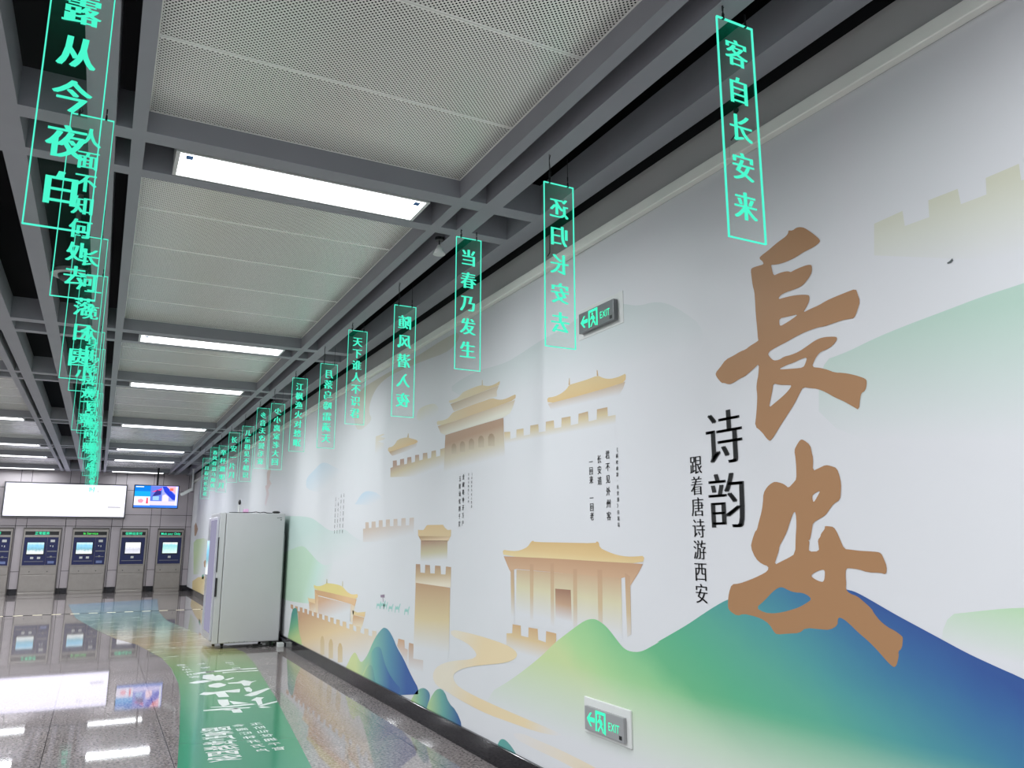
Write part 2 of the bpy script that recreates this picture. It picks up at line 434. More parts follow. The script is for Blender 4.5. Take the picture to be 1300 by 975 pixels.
def mountain_mat():
    m, nt, out = new_mat('mountain_ink')
    L = nt.links.new
    tc = nt.nodes.new('ShaderNodeTexCoord'); sep = nt.nodes.new('ShaderNodeSeparateXYZ'); L(tc.outputs['Object'], sep.inputs[0])
    nz = nt.nodes.new('ShaderNodeTexNoise'); nz.inputs['Scale'].default_value = 2.6; nz.inputs['Detail'].default_value = 6
    L(tc.outputs['Object'], nz.inputs['Vector'])
    s = math_node(nt, 'DIVIDE', math_node(nt, 'SUBTRACT', 4.75, sep.outputs[1]), 3.2)
    s = math_node(nt, 'ADD', s, math_node(nt, 'MULTIPLY', math_node(nt, 'SUBTRACT', sep.outputs[2], 1.05), 0.62))
    s = math_node(nt, 'ADD', s, math_node(nt, 'MULTIPLY', math_node(nt, 'SUBTRACT', nz.outputs['Fac'], 0.5), 0.10), True)
    r = nt.nodes.new('ShaderNodeValToRGB'); cr = r.color_ramp
    st = [(0, (190, 206, 152)), (.12, (165, 204, 146)), (.28, (132, 190, 138)), (.36, (100, 174, 128)), (.5, (88, 168, 132)), (.63, (86, 160, 140)), (.74, (76, 146, 148)), (.86, (62, 118, 150)), (.95, (54, 96, 148)), (1, (50, 82, 142))]
    while len(cr.elements) < len(st): cr.elements.new(.5)
    for e, (q, c) in zip(cr.elements, st): e.position = q
    for e, (q, c) in zip(cr.elements, st): e.color = alb(c)
    L(s, r.inputs[0])
    # the print pales downwards into the white ground of the sheet
    h = math_node(nt, 'DIVIDE', math_node(nt, 'SUBTRACT', sep.outputs[2], 0.40), 0.42, True)
    mx = nt.nodes.new('ShaderNodeMix'); mx.data_type = 'RGBA'
    hh = math_node(nt, 'POWER', h, 0.8)
    L(hh, mx.inputs[0]); mx.inputs[6].default_value = alb((180, 208, 168)); L(r.outputs[0], mx.inputs[7])
    al = math_node(nt, 'DIVIDE', math_node(nt, 'SUBTRACT', sep.outputs[2], 0.36), 0.42, True)
    m2 = nt.nodes.new('ShaderNodeMix'); m2.data_type = 'RGBA'
    L(al, m2.inputs[0]); m2.inputs[6].default_value = alb(PAPER); L(mx.outputs[2], m2.inputs[7])
    p = nt.nodes.new('ShaderNodeBsdfPrincipled'); p.inputs['Roughness'].default_value = 0.5; p.inputs['Specular IOR Level'].default_value = .3
    L(m2.outputs[2], p.inputs['Base Color']); L(p.outputs[0], out.inputs[0])
    return m

# printed shapes, each given as (distance along the wall, height) in metres
ART=[
 ('calligraphy','brown brushed character 長, upper of the big pair',[
  (11,'c',[[(2.497,2.754),(2.48,2.763),(2.439,2.772),(2.398,2.786),(2.366,2.794),(2.334,2.8),(2.318,2.811),(2.317,2.823),(2.295,2.813),(2.273,2.819),(2.251,2.814),(2.23,2.803),(2.204,2.778),(2.178,2.751),(2.154,2.722),(2.157,2.712),(2.183,2.703),(2.218,2.7),(2.247,2.698),(2.269,2.693),(2.299,2.689),(2.337,2.687),(2.375,2.689),(2.406,2.694),(2.429,2.702),(2.426,2.684),(2.418,2.647),(2.394,2.649),(2.363,2.648),(2.333,2.642),(2.321,2.633),(2.304,2.636),(2.267,2.638),(2.231,2.637),(2.209,2.631),(2.206,2.62),(2.209,2.598),(2.226,2.579),(2.253,2.561),(2.275,2.553),(2.312,2.552),(2.356,2.553),(2.387,2.549),(2.402,2.534),(2.366,2.532),(2.321,2.528),(2.278,2.52),(2.243,2.51),(2.23,2.502),(2.233,2.48),(2.251,2.458),(2.271,2.439),(2.235,2.445),(2.186,2.449),(2.151,2.457),(2.104,2.462),(2.052,2.465),(2.003,2.467),(1.998,2.444),(1.989,2.412),(2.004,2.381),(2.023,2.351),(2.044,2.355),(2.082,2.358),(2.128,2.356),(2.168,2.354),(2.195,2.358),(2.236,2.357),(2.279,2.353),(2.323,2.346),(2.361,2.337),(2.407,2.329),(2.462,2.319),(2.477,2.31),(2.479,2.301),(2.465,2.283),(2.45,2.27),(2.42,2.266),(2.389,2.275),(2.352,2.274),(2.307,2.279),(2.263,2.293),(2.227,2.305),(2.199,2.311),(2.165,2.31),(2.126,2.302),(2.11,2.296),(2.112,2.284),(2.133,2.267),(2.164,2.257),(2.194,2.255),(2.212,2.245),(2.228,2.229),(2.247,2.201),(2.204,2.189),(2.172,2.176),(2.134,2.156),(2.096,2.148),(2.06,2.136),(2.025,2.121),(1.996,2.106),(1.991,2.094),(1.997,2.069),(2.007,2.058),(2.019,2.055),(2.027,2.038),(2.037,1.99),(2.061,2.007),(2.101,2.034),(2.144,2.057),(2.187,2.086),(2.226,2.106),(2.259,2.114),(2.299,2.126),(2.316,2.107),(2.348,2.067),(2.389,2.027),(2.437,1.982),(2.471,1.946),(2.496,1.926),(2.503,1.924),(2.518,1.934),(2.547,1.97),(2.585,1.998),(2.574,2.042),(2.565,2.088),(2.559,2.136),(2.562,2.166),(2.556,2.196),(2.545,2.224),(2.537,2.274),(2.563,2.261),(2.597,2.246),(2.628,2.232),(2.658,2.229),(2.702,2.216),(2.733,2.213),(2.765,2.227),(2.781,2.228),(2.815,2.265),(2.82,2.285),(2.784,2.307),(2.746,2.335),(2.692,2.343),(2.648,2.353),(2.613,2.355),(2.587,2.365),(2.554,2.372),(2.53,2.379),(2.534,2.386),(2.535,2.441),(2.538,2.504),(2.537,2.567),(2.538,2.611),(2.546,2.639),(2.549,2.678),(2.552,2.717),(2.541,2.723),(2.508,2.721),(2.472,2.717),(2.474,2.73)],[(2.402,2.448),(2.351,2.443),(2.293,2.439),(2.338,2.425),(2.368,2.418),(2.399,2.412),(2.404,2.424)],[(2.427,2.226),(2.385,2.235),(2.34,2.238),(2.296,2.246),(2.266,2.246),(2.277,2.224),(2.291,2.207),(2.335,2.212),(2.386,2.219)],[(2.46,2.171),(2.429,2.158),(2.385,2.15),(2.357,2.144),(2.38,2.124),(2.411,2.106),(2.459,2.084),(2.495,2.068),(2.484,2.1),(2.469,2.139)]],(0, 0),(0, 0),[(0, (160, 120, 84), 1)]),
 ]),
 ('calligraphy','brown brushed character 安, lower of the big pair',[
  (11,'c',[[(2.37,1.869),(2.358,1.887),(2.334,1.911),(2.317,1.908),(2.284,1.882),(2.28,1.854),(2.274,1.827),(2.282,1.776),(2.249,1.786),(2.215,1.796),(2.19,1.79),(2.162,1.779),(2.152,1.748),(2.147,1.717),(2.152,1.686),(2.158,1.656),(2.191,1.642),(2.212,1.622),(2.234,1.599),(2.262,1.587),(2.3,1.571),(2.307,1.546),(2.315,1.519),(2.322,1.503),(2.331,1.503),(2.324,1.496),(2.329,1.477),(2.331,1.457),(2.279,1.459),(2.28,1.483),(2.282,1.503),(2.267,1.516),(2.264,1.527),(2.242,1.547),(2.243,1.557),(2.222,1.556),(2.2,1.553),(2.186,1.534),(2.173,1.503),(2.158,1.469),(2.127,1.467),(2.092,1.463),(2.051,1.462),(2.011,1.46),(1.997,1.456),(1.987,1.436),(1.977,1.409),(1.982,1.38),(2.008,1.386),(2.06,1.385),(2.099,1.395),(2.14,1.398),(2.157,1.396),(2.162,1.365),(2.161,1.341),(2.166,1.32),(2.149,1.304),(2.116,1.297),(2.084,1.275),(2.057,1.255),(2.049,1.24),(2.026,1.215),(1.996,1.196),(1.967,1.186),(1.941,1.171),(1.938,1.163),(1.946,1.129),(1.962,1.117),(1.961,1.102),(1.973,1.07),(1.983,1.061),(1.992,1.063),(2.015,1.08),(2.049,1.112),(2.085,1.14),(2.129,1.168),(2.16,1.192),(2.186,1.208),(2.207,1.213),(2.214,1.204),(2.217,1.182),(2.255,1.162),(2.299,1.16),(2.375,1.159),(2.409,1.135),(2.465,1.128),(2.532,1.117),(2.548,1.127),(2.571,1.156),(2.613,1.174),(2.666,1.182),(2.721,1.186),(2.76,1.173),(2.806,1.191),(2.817,1.206),(2.814,1.24),(2.805,1.273),(2.785,1.309),(2.739,1.313),(2.672,1.332),(2.607,1.354),(2.561,1.374),(2.555,1.393),(2.594,1.402),(2.628,1.424),(2.654,1.472),(2.642,1.504),(2.621,1.541),(2.61,1.546),(2.595,1.583),(2.576,1.623),(2.565,1.662),(2.559,1.702),(2.536,1.727),(2.512,1.741),(2.488,1.748),(2.451,1.739),(2.43,1.729),(2.415,1.716),(2.386,1.737),(2.369,1.75),(2.366,1.796),(2.366,1.835)],[(2.291,1.683),(2.248,1.699),(2.27,1.671),(2.289,1.65),(2.294,1.667)],[(2.397,1.616),(2.386,1.616),(2.385,1.568),(2.395,1.514),(2.403,1.448),(2.442,1.43),(2.472,1.419),(2.523,1.399),(2.504,1.435),(2.492,1.457),(2.488,1.476),(2.465,1.504),(2.44,1.536),(2.418,1.58)],[(2.331,1.363),(2.309,1.377),(2.277,1.388),(2.258,1.387),(2.261,1.361),(2.268,1.343),(2.282,1.341),(2.311,1.35)],[(2.644,1.216),(2.589,1.251),(2.543,1.288),(2.507,1.308),(2.482,1.311),(2.45,1.299),(2.418,1.293),(2.378,1.294),(2.348,1.284),(2.335,1.271),(2.358,1.257),(2.399,1.237),(2.44,1.224),(2.491,1.21),(2.542,1.201),(2.593,1.2)]],(0, 0),(0, 0),[(0, (160, 120, 84), 1)]),
 ]),
 ('mountain','blue and green mountain below the big characters',[
  ('MTN',10,[(5.249,0.463),(5.142,0.508),(4.988,0.57),(4.816,0.648),(4.653,0.727),(4.52,0.795),(4.391,0.871),(4.308,0.914),(4.189,0.97),(4.073,1.024),(3.999,1.053),(3.927,1.065),(3.875,1.06),(3.808,1.039),(3.743,1.004),(3.681,0.962),(3.627,0.933),(3.559,0.927),(3.477,0.938),(3.382,0.978),(3.311,1.01),(3.36,0.993),(3.243,1.044),(3.103,1.106),(2.99,1.163),(2.896,1.208),(2.813,1.243),(2.664,1.277),(2.525,1.307),(2.416,1.325),(2.294,1.331),(2.189,1.324),(2.161,1.318),(2.123,1.313),(2.051,1.283),(1.968,1.246),(1.868,1.206),(1.788,1.174),(1.706,1.141),(1.616,1.112),(1.535,1.088),(1.291,0.998),(1.06,0.914),(1.094,0.676),(1.61,0.478),(4.427,0.092),(5.568,0.131)]),
 ]),
 ('gate_tower','two-roofed gate tower with five arched windows',[
  (5,'',[[(6.173,2.381),(5.553,2.382),(5.073,2.379),(5.068,2.273),(5.051,2.12),(5.044,2.013),(5.545,2.021),(6.195,2.034),(6.183,2.274)]],(5.62, 2.318),(5.614, 2.082),[(0, (166, 136, 112), 1), (0.55, (192, 180, 150), 0.8), (1, (200, 198, 172), 0)]),
  (6,'',[[(6.03,2.207),(6.032,2.269),(6.013,2.286),(5.983,2.29),(5.953,2.28),(5.932,2.258),(5.93,2.197)]],(5.983, 2.29),(5.98, 2.202),[(0, (146, 122, 96), 1), (1, (180, 164, 134), 0.8)]),
  (6,'',[[(5.858,2.206),(5.86,2.268),(5.84,2.286),(5.809,2.289),(5.778,2.279),(5.758,2.257),(5.756,2.196)]],(5.809, 2.289),(5.807, 2.201),[(0, (146, 122, 96), 1), (1, (180, 164, 134), 0.8)]),
  (6,'',[[(5.684,2.208),(5.685,2.271),(5.665,2.288),(5.634,2.291),(5.603,2.281),(5.582,2.259),(5.58,2.198)]],(5.634, 2.291),(5.632, 2.203),[(0, (146, 122, 96), 1), (1, (180, 164, 134), 0.8)]),
  (6,'',[[(5.505,2.207),(5.506,2.272),(5.486,2.29),(5.454,2.293),(5.423,2.283),(5.402,2.26),(5.401,2.196)]],(5.454, 2.293),(5.453, 2.202),[(0, (146, 122, 96), 1), (1, (180, 164, 134), 0.8)]),
  (6,'',[[(5.329,2.199),(5.33,2.266),(5.308,2.284),(5.275,2.288),(5.242,2.277),(5.219,2.253),(5.219,2.187)]],(5.275, 2.288),(5.274, 2.193),[(0, (146, 122, 96), 1), (1, (180, 164, 134), 0.8)]),
  (6,'',[[(6.35,2.48),(5.975,2.475),(5.555,2.479),(5.108,2.479),(4.89,2.481),(4.932,2.427),(4.971,2.396),(5.073,2.382),(5.553,2.382),(6.182,2.384),(6.278,2.412)]],(5.624, 2.501),(5.622, 2.4),[(0, (184, 156, 124), 1), (1, (214, 210, 188), 0.7)]),
  (7,'c',[[(6.382,2.529),(6.254,2.516),(6.122,2.516),(6.05,2.543),(5.996,2.556),(5.719,2.558),(5.401,2.556),(5.266,2.556),(5.179,2.531),(5.108,2.517),(5.026,2.513),(4.945,2.519),(4.873,2.522),(4.886,2.485),(5.108,2.479),(5.555,2.479),(5.975,2.475),(6.35,2.48)]],(6.28, 2.479),(5.069, 2.526),[(0, (208, 196, 162), 1), (0.5, (204, 180, 142), 1), (1, (196, 172, 132), 1)]),
  (6,'',[[(6.072,2.633),(5.151,2.631),(5.187,2.593),(5.179,2.554),(5.281,2.56),(5.556,2.557),(5.855,2.561),(5.996,2.56),(6.034,2.598)]],(5.627, 2.648),(5.624, 2.514),[(0, (178, 156, 128), 1), (1, (220, 214, 200), 0.9)]),
  (7,'c',[[(6.119,2.669),(6.018,2.661),(5.911,2.662),(5.842,2.682),(5.808,2.692),(5.69,2.695),(5.559,2.694),(5.48,2.691),(5.418,2.68),(5.342,2.66),(5.252,2.653),(5.18,2.657),(5.13,2.664),(5.137,2.643),(5.151,2.632),(5.326,2.633),(5.558,2.632),(5.806,2.634),(6.072,2.636)]],(5.944, 2.667),(5.201, 2.649),[(0, (212, 200, 168), 1), (1, (198, 178, 138), 1)]),
  (7,'',[[(5.452,2.686),(5.446,2.728),(5.437,2.726),(5.43,2.681)]],(0, 0),(0, 0),[(0, (190, 176, 146), 1)]),
 ]),
 ('city_wall','crenellated wall to the right of the gate tower',[
  (4,'',[[(5.062,2.273),(4.966,2.264),(4.962,2.211),(4.872,2.211),(4.869,2.267),(4.764,2.262),(4.761,2.211),(4.67,2.209),(4.666,2.269),(4.554,2.264),(4.548,2.208),(4.457,2.205),(4.453,2.267),(4.349,2.263),(4.344,2.21),(4.256,2.206),(4.251,2.265),(4.143,2.26),(4.142,2.203),(4.054,2.203),(4.049,2.262),(3.943,2.262),(3.937,2.2),(3.85,2.2),(3.845,2.26),(3.736,2.257),(3.734,2.203),(3.656,2.2),(3.662,2.072),(3.897,2.056),(4.476,2.07),(5.047,2.1)]],(4.384, 2.286),(4.387, 2.168),[(0, (172, 142, 112), 1), (0.45, (200, 184, 146), 0.95), (1, (206, 206, 176), 0)]),
 ]),
 ('curved_roof','swept tan roof above the right city wall',[
  (6,'c',[[(4.434,2.426),(4.343,2.415),(4.251,2.422),(4.183,2.44),(4.153,2.462),(4.046,2.459),(3.936,2.458),(3.83,2.462),(3.767,2.433),(3.705,2.417),(3.632,2.413),(3.584,2.416),(3.543,2.421),(3.551,2.374),(3.634,2.371),(3.886,2.371),(4.163,2.375),(4.422,2.382)]],(3.997, 2.462),(4.001, 2.34),[(0, (206, 184, 140), 1), (1, (208, 178, 128), 1)]),
  (5,'',[[(4.422,2.382),(4.163,2.375),(3.886,2.371),(3.634,2.371),(3.553,2.374),(3.576,2.34),(3.613,2.311),(3.76,2.296),(4.023,2.292),(4.345,2.3),(4.383,2.338)]],(3.999, 2.408),(4.002, 2.321),[(0, (184, 152, 112), 1), (1, (214, 208, 186), 0)]),
  (6,'',[[(4.161,2.462),(4.152,2.505),(4.146,2.504),(4.143,2.459)]],(0, 0),(0, 0),[(0, (190, 160, 116), 1)]),
  (6,'',[[(3.838,2.46),(3.839,2.497),(3.829,2.492),(3.822,2.457)]],(0, 0),(0, 0),[(0, (190, 160, 116), 1)]),
 ]),
 ('city_wall','crenellated wall to the left of the gate tower',[
  (4,'',[[(7.6,2.216),(7.526,2.22),(7.532,2.283),(7.414,2.278),(7.404,2.225),(7.316,2.222),(7.315,2.278),(7.203,2.275),(7.193,2.218),(7.117,2.217),(7.108,2.278),(7.002,2.273),(6.99,2.215),(6.899,2.218),(6.898,2.28),(6.797,2.274),(6.786,2.219),(6.7,2.22),(6.698,2.278),(6.59,2.272),(6.577,2.216),(6.493,2.217),(6.489,2.275),(6.382,2.273),(6.374,2.215),(6.283,2.215),(6.282,2.273),(6.173,2.272),(6.165,2.089),(6.847,2.08),(7.592,2.124)]],(6.844, 2.273),(6.831, 2.084),[(0, (166, 138, 122), 1), (0.4, (194, 180, 146), 0.95), (1, (206, 206, 178), 0)]),
 ]),
 ('curved_roof','small tan roof above the left city wall',[
  (6,'c',[[(7.696,2.432),(7.56,2.427),(7.473,2.447),(7.403,2.483),(7.137,2.476),(7.014,2.448),(6.831,2.41),(6.854,2.385),(7.13,2.387),(7.646,2.382),(7.693,2.397)]],(7.292, 2.477),(7.284, 2.376),[(0, (200, 182, 148), 1), (1, (208, 180, 134), 1)]),
  (5,'',[[(7.662,2.389),(6.854,2.385),(6.878,2.356),(7.126,2.34),(7.551,2.334),(7.613,2.359)]],(7.287, 2.407),(7.279, 2.314),[(0, (178, 150, 116), 1), (1, (210, 204, 184), 0)]),
  (6,'',[[(7.128,2.471),(7.106,2.507),(7.09,2.504),(7.082,2.465)]],(0, 0),(0, 0),[(0, (192, 170, 130), 1)]),
 ]),
 ('curved_roof','faint stacked roof at the far left of the wall scene',[
  (4,'',[[(8.116,2.595),(7.869,2.595),(7.82,2.581),(7.98,2.574),(7.785,2.541),(7.847,2.528),(8.042,2.534),(7.837,2.492),(7.834,2.401),(8.129,2.409)]],(8.052, 2.622),(8.029, 2.41),[(0, (206, 192, 160), 0.8), (1, (214, 210, 196), 0)]),
 ]),
 ('pavilion','tan pavilion with six columns and a dark doorway',[
  (5,'',[[(4.871,1.308),(4.192,1.305),(3.642,1.301),(3.646,0.976),(4.146,0.971),(4.881,0.947)]],(4.213, 1.319),(4.221, 1.011),[(0, (192, 160, 130), 1), (0.45, (206, 198, 158), 0.85), (1, (210, 212, 186), 0)]),
  (6,'',[[(4.353,1.209),(4.169,1.211),(4.161,1.011),(4.35,0.994)]],(4.234, 1.212),(4.239, 1.027),[(0, (150, 112, 92), 1), (0.5, (184, 150, 120), 0.95), (1, (206, 200, 160), 0.0)]),
  (7,'',[[(4.958,1.301),(4.907,1.307),(4.898,0.953),(4.947,0.949)]],(4.212, 1.343),(4.222, 0.974),[(0, (186, 150, 120), 1), (0.55, (196, 174, 138), 0.95), (1, (206, 200, 172), 0)]),
  (7,'',[[(4.681,1.349),(4.628,1.35),(4.639,0.983),(4.678,0.98)]],(4.212, 1.343),(4.222, 0.974),[(0, (186, 150, 120), 1), (0.55, (196, 174, 138), 0.95), (1, (206, 200, 172), 0)]),
  (7,'',[[(4.41,1.363),(4.365,1.364),(4.37,0.978),(4.41,0.974)]],(4.212, 1.343),(4.222, 0.974),[(0, (186, 150, 120), 1), (0.55, (196, 174, 138), 0.95), (1, (206, 200, 172), 0)]),
  (7,'',[[(4.138,1.334),(4.094,1.336),(4.102,0.996),(4.145,0.992)]],(4.212, 1.343),(4.222, 0.974),[(0, (186, 150, 120), 1), (0.55, (196, 174, 138), 0.95), (1, (206, 200, 172), 0)]),
  (7,'',[[(3.875,1.339),(3.826,1.34),(3.834,1.021),(3.876,1.017)]],(4.212, 1.343),(4.222, 0.974),[(0, (186, 150, 120), 1), (0.55, (196, 174, 138), 0.95), (1, (206, 200, 172), 0)]),
  (7,'',[[(3.607,1.331),(3.56,1.314),(3.564,1.015),(3.601,0.999)]],(4.212, 1.343),(4.222, 0.974),[(0, (186, 150, 120), 1), (0.55, (196, 174, 138), 0.95), (1, (206, 200, 172), 0)]),
  (6,'',[[(5.064,1.393),(4.334,1.391),(3.797,1.384),(3.442,1.381),(3.481,1.336),(3.56,1.264),(3.563,1.314),(3.642,1.301),(4.192,1.305),(4.871,1.312),(4.907,1.307),(4.947,1.281),(4.983,1.308)]],(4.402, 1.395),(4.404, 1.265),[(0, (184, 146, 114), 1), (1, (202, 170, 140), 1)]),
  (8,'c',[[(5.083,1.439),(4.98,1.432),(4.871,1.431),(4.783,1.442),(4.706,1.462),(4.663,1.494),(4.63,1.502),(4.622,1.492),(4.244,1.489),(3.886,1.486),(3.879,1.497),(3.855,1.493),(3.846,1.461),(3.771,1.441),(3.677,1.423),(3.586,1.416),(3.498,1.418),(3.426,1.424),(3.442,1.382),(3.797,1.384),(4.334,1.391),(5.064,1.393)]],(4.208, 1.493),(4.211, 1.38),[(0, (204, 172, 120), 1), (0.6, (212, 184, 134), 1), (1, (218, 200, 152), 1)]),
 ]),
 ('city_wall','three merlons left of the pavilion',[
  (5,'',[[(5.019,0.878),(4.934,0.887),(4.929,0.946),(4.811,0.947),(4.806,0.884),(4.706,0.883),(4.702,0.946),(4.58,0.948),(4.573,0.882),(4.477,0.877),(4.471,0.945),(4.347,0.943),(4.348,0.902),(4.375,0.849),(4.655,0.706),(5.024,0.696)]],(4.718, 0.967),(4.72, 0.77),[(0, (194, 156, 116), 1), (0.5, (208, 184, 140), 0.95), (1, (216, 210, 196), 0)]),
 ]),
 ('watchtower','tall square watchtower with a small roofed top',[
  (5,'',[[(6.699,1.502),(6.091,1.5),(6.09,1.337),(6.695,1.324)]],(6.412, 1.503),(6.403, 1.333),[(0, (164, 132, 110), 1), (0.6, (190, 182, 146), 0.9), (1, (204, 208, 180), 0)]),
  (5,'',[[(6.765,1.542),(6.027,1.536),(6.073,1.497),(6.699,1.5)]],(6.414, 1.543),(6.412, 1.5),[(0, (170, 142, 106), 1), (1, (214, 190, 158), 1)]),
  (6,'',[[(6.776,1.599),(6.754,1.594),(6.642,1.593),(6.602,1.612),(6.575,1.628),(6.549,1.635),(6.193,1.631),(6.149,1.605),(6.088,1.587),(6.017,1.588),(6.021,1.535),(6.772,1.541)]],(6.419, 1.636),(6.414, 1.536),[(0, (206, 178, 134), 1), (1, (208, 186, 146), 1)]),
  (5,'',[[(6.813,1.296),(6.704,1.297),(6.695,1.226),(6.586,1.226),(6.583,1.295),(6.47,1.295),(6.459,1.228),(6.356,1.229),(6.353,1.295),(6.231,1.295),(6.218,1.228),(6.121,1.23),(6.114,1.294),(6.006,1.292),(6.009,1.135),(6.815,1.11)]],(6.402, 1.3),(6.393, 1.138),[(0, (170, 138, 112), 1), (0.5, (190, 166, 132), 1), (1, (222, 212, 192), 1)]),
  (6,'',[[(6.805,1.134),(6.018,1.13),(6.024,0.628),(6.058,0.542),(6.825,0.488),(6.818,0.656)]],(6.394, 1.151),(6.365, 0.608),[(0, (182, 148, 116), 1), (0.55, (208, 190, 148), 0.95), (1, (214, 206, 188), 0)]),
 ]),
 ('city_wall','long crenellated wall with three arches below the gatehouse',[
  (6,'',[[(11.861,0.553),(11.874,0.605),(11.711,0.608),(11.697,0.551),(11.567,0.545),(11.581,0.602),(11.417,0.606),(11.402,0.544),(11.277,0.552),(11.29,0.606),(11.125,0.61),(11.112,0.551),(11.007,0.554),(11.019,0.606),(10.854,0.611),(10.842,0.553),(10.744,0.553),(10.755,0.602),(10.59,0.607),(10.579,0.553),(10.476,0.55),(10.487,0.603),(10.323,0.608),(10.312,0.55),(10.206,0.549),(10.217,0.603),(10.054,0.609),(10.043,0.551),(9.927,0.549),(9.937,0.605),(9.776,0.611),(9.765,0.55),(9.661,0.548),(9.671,0.604),(9.511,0.61),(9.501,0.551),(9.389,0.548),(9.398,0.604),(9.241,0.611),(9.231,0.551),(9.118,0.548),(9.126,0.604),(8.972,0.611),(8.963,0.551),(8.84,0.547),(8.848,0.601),(8.696,0.609),(8.688,0.55),(8.571,0.546),(8.579,0.603),(8.431,0.61),(8.423,0.55),(8.284,0.548),(8.291,0.605),(8.147,0.612),(8.14,0.552),(8.014,0.554),(8.02,0.609),(7.88,0.617),(7.874,0.558),(7.761,0.548),(7.732,0.274),(9.095,0.128),(10.862,0.122),(11.238,0.174),(11.388,0.523)]],(9.675, 0.746),(9.556, 0.062),[(0, (186, 148, 116), 1), (0.45, (214, 188, 146), 0.95), (1, (226, 220, 210), 0)]),
  (7,'',[[(10.054,0.131),(10.085,0.294),(10.045,0.343),(9.998,0.359),(9.948,0.353),(9.893,0.315),(9.863,0.154)]],(9.998, 0.359),(9.957, 0.143),[(0, (196, 170, 128), 1), (1, (206, 188, 150), 0.8)]),
  (7,'',[[(9.655,0.138),(9.684,0.301),(9.642,0.35),(9.595,0.367),(9.544,0.361),(9.489,0.323),(9.462,0.162)]],(9.595, 0.367),(9.557, 0.15),[(0, (196, 170, 128), 1), (1, (206, 188, 150), 0.8)]),
  (7,'',[[(9.253,0.145),(9.278,0.302),(9.235,0.35),(9.188,0.365),(9.137,0.36),(9.082,0.324),(9.059,0.17)]],(9.188, 0.365),(9.155, 0.158),[(0, (196, 170, 128), 1), (1, (206, 188, 150), 0.8)]),
 ]),
 ('gatehouse','gold-roofed gatehouse above the long wall',[
  (4,'',[[(10.293,0.812),(8.83,0.813),(8.803,0.63),(10.271,0.6)]],(9.691, 0.836),(9.65, 0.603),[(0, (198, 160, 130), 1), (1, (222, 208, 190), 0)]),
  (4,'',[[(10.499,0.882),(10.295,0.821),(10.269,0.592),(10.403,0.599)]],(9.703, 0.909),(9.662, 0.674),[(0, (206, 168, 128), 1), (1, (226, 206, 170), 0.6)]),
  (4,'',[[(8.83,0.813),(8.659,0.802),(8.681,0.762),(8.745,0.619),(8.818,0.629)]],(9.678, 0.764),(9.644, 0.567),[(0, (214, 176, 136), 1), (1, (226, 206, 170), 0.6)]),
  (5,'',[[(10.499,0.882),(9.699,0.885),(8.912,0.882),(8.6,0.88),(8.659,0.802),(8.815,0.814),(9.521,0.82),(10.295,0.821),(10.414,0.841)]],(9.706, 0.927),(8.997, 0.793),[(0, (196, 156, 116), 1), (1, (216, 178, 138), 1)]),
  (6,'c',[[(10.569,0.933),(10.53,0.937),(10.392,0.928),(10.17,0.943),(9.959,0.979),(9.89,0.991),(9.551,0.998),(9.198,0.99),(9.071,0.956),(8.918,0.925),(8.745,0.919),(8.554,0.939),(8.587,0.881),(8.912,0.882),(9.699,0.885),(10.499,0.882)]],(9.362, 0.999),(8.85, 0.87),[(0, (212, 196, 128), 1), (1, (226, 200, 142), 1)]),
  (6,'',[[(9.925,0.985),(9.916,1.038),(9.888,1.039),(9.869,0.988)]],(0, 0),(0, 0),[(0, (170, 160, 120), 1)]),
  (6,'',[[(9.204,0.986),(9.2,1.043),(9.176,1.044),(9.161,0.986)]],(0, 0),(0, 0),[(0, (190, 180, 150), 1)]),
  (4,'',[[(10.859,0.769),(10.794,0.756),(10.437,0.767),(10.426,0.71),(10.805,0.715)]],(10.806, 0.749),(10.452, 0.712),[(0, (214, 192, 150), 1), (1, (222, 192, 150), 1)]),
  (3,'',[[(10.785,0.716),(10.426,0.71),(10.44,0.587),(10.718,0.593)]],(10.456, 0.732),(10.429, 0.597),[(0, (200, 164, 130), 1), (1, (224, 206, 176), 0.6)]),
  (4,'',[[(8.75,0.753),(8.555,0.745),(8.269,0.774),(8.288,0.718),(8.73,0.709)]],(8.53, 0.743),(8.525, 0.703),[(0, (216, 194, 148), 1), (1, (220, 188, 142), 1)]),
  (3,'',[[(8.715,0.707),(8.3,0.713),(8.355,0.632),(8.426,0.574),(8.729,0.606)]],(8.526, 0.711),(8.511, 0.599),[(0, (198, 158, 120), 1), (1, (224, 206, 170), 0.7)]),
 ]),
 ('city_wall','two broken wall pieces beside the blue mountain',[
  (4,'',[[(7.251,0.547),(7.227,0.614),(7.062,0.618),(7.046,0.55),(6.968,0.547),(6.973,0.426)]],(7.037, 0.632),(7.021, 0.424),[(0, (196, 154, 118), 1), (1, (222, 212, 196), 0)]),
  (5,'',[[(6.947,0.554),(6.94,0.608),(6.828,0.611),(6.812,0.538),(6.711,0.542),(6.708,0.607),(6.587,0.61),(6.579,0.4),(6.931,0.405)]],(6.735, 0.63),(6.72, 0.398),[(0, (184, 148, 118), 1), (1, (222, 216, 206), 0)]),
 ]),
 ('mountain','blue-tipped triple mountain at the foot of the wall',[
  (7,'c',[[(8.957,0.102),(8.863,0.175),(8.734,0.273),(8.622,0.33),(8.543,0.328),(8.44,0.277),(8.362,0.261),(8.273,0.288),(8.138,0.366),(7.978,0.506),(7.851,0.59),(7.694,0.664),(7.614,0.676),(7.503,0.663),(7.375,0.608),(7.249,0.528),(7.072,0.458),(6.929,0.378),(6.791,0.31),(6.686,0.266),(6.681,0.199),(8.756,-0.138)]],(8.553, 0.258),(7.029, 0.531),[(0, (196, 206, 150), 1), (0.35, (132, 182, 160), 1), (0.7, (84, 136, 158), 1), (1, (52, 88, 150), 1)]),
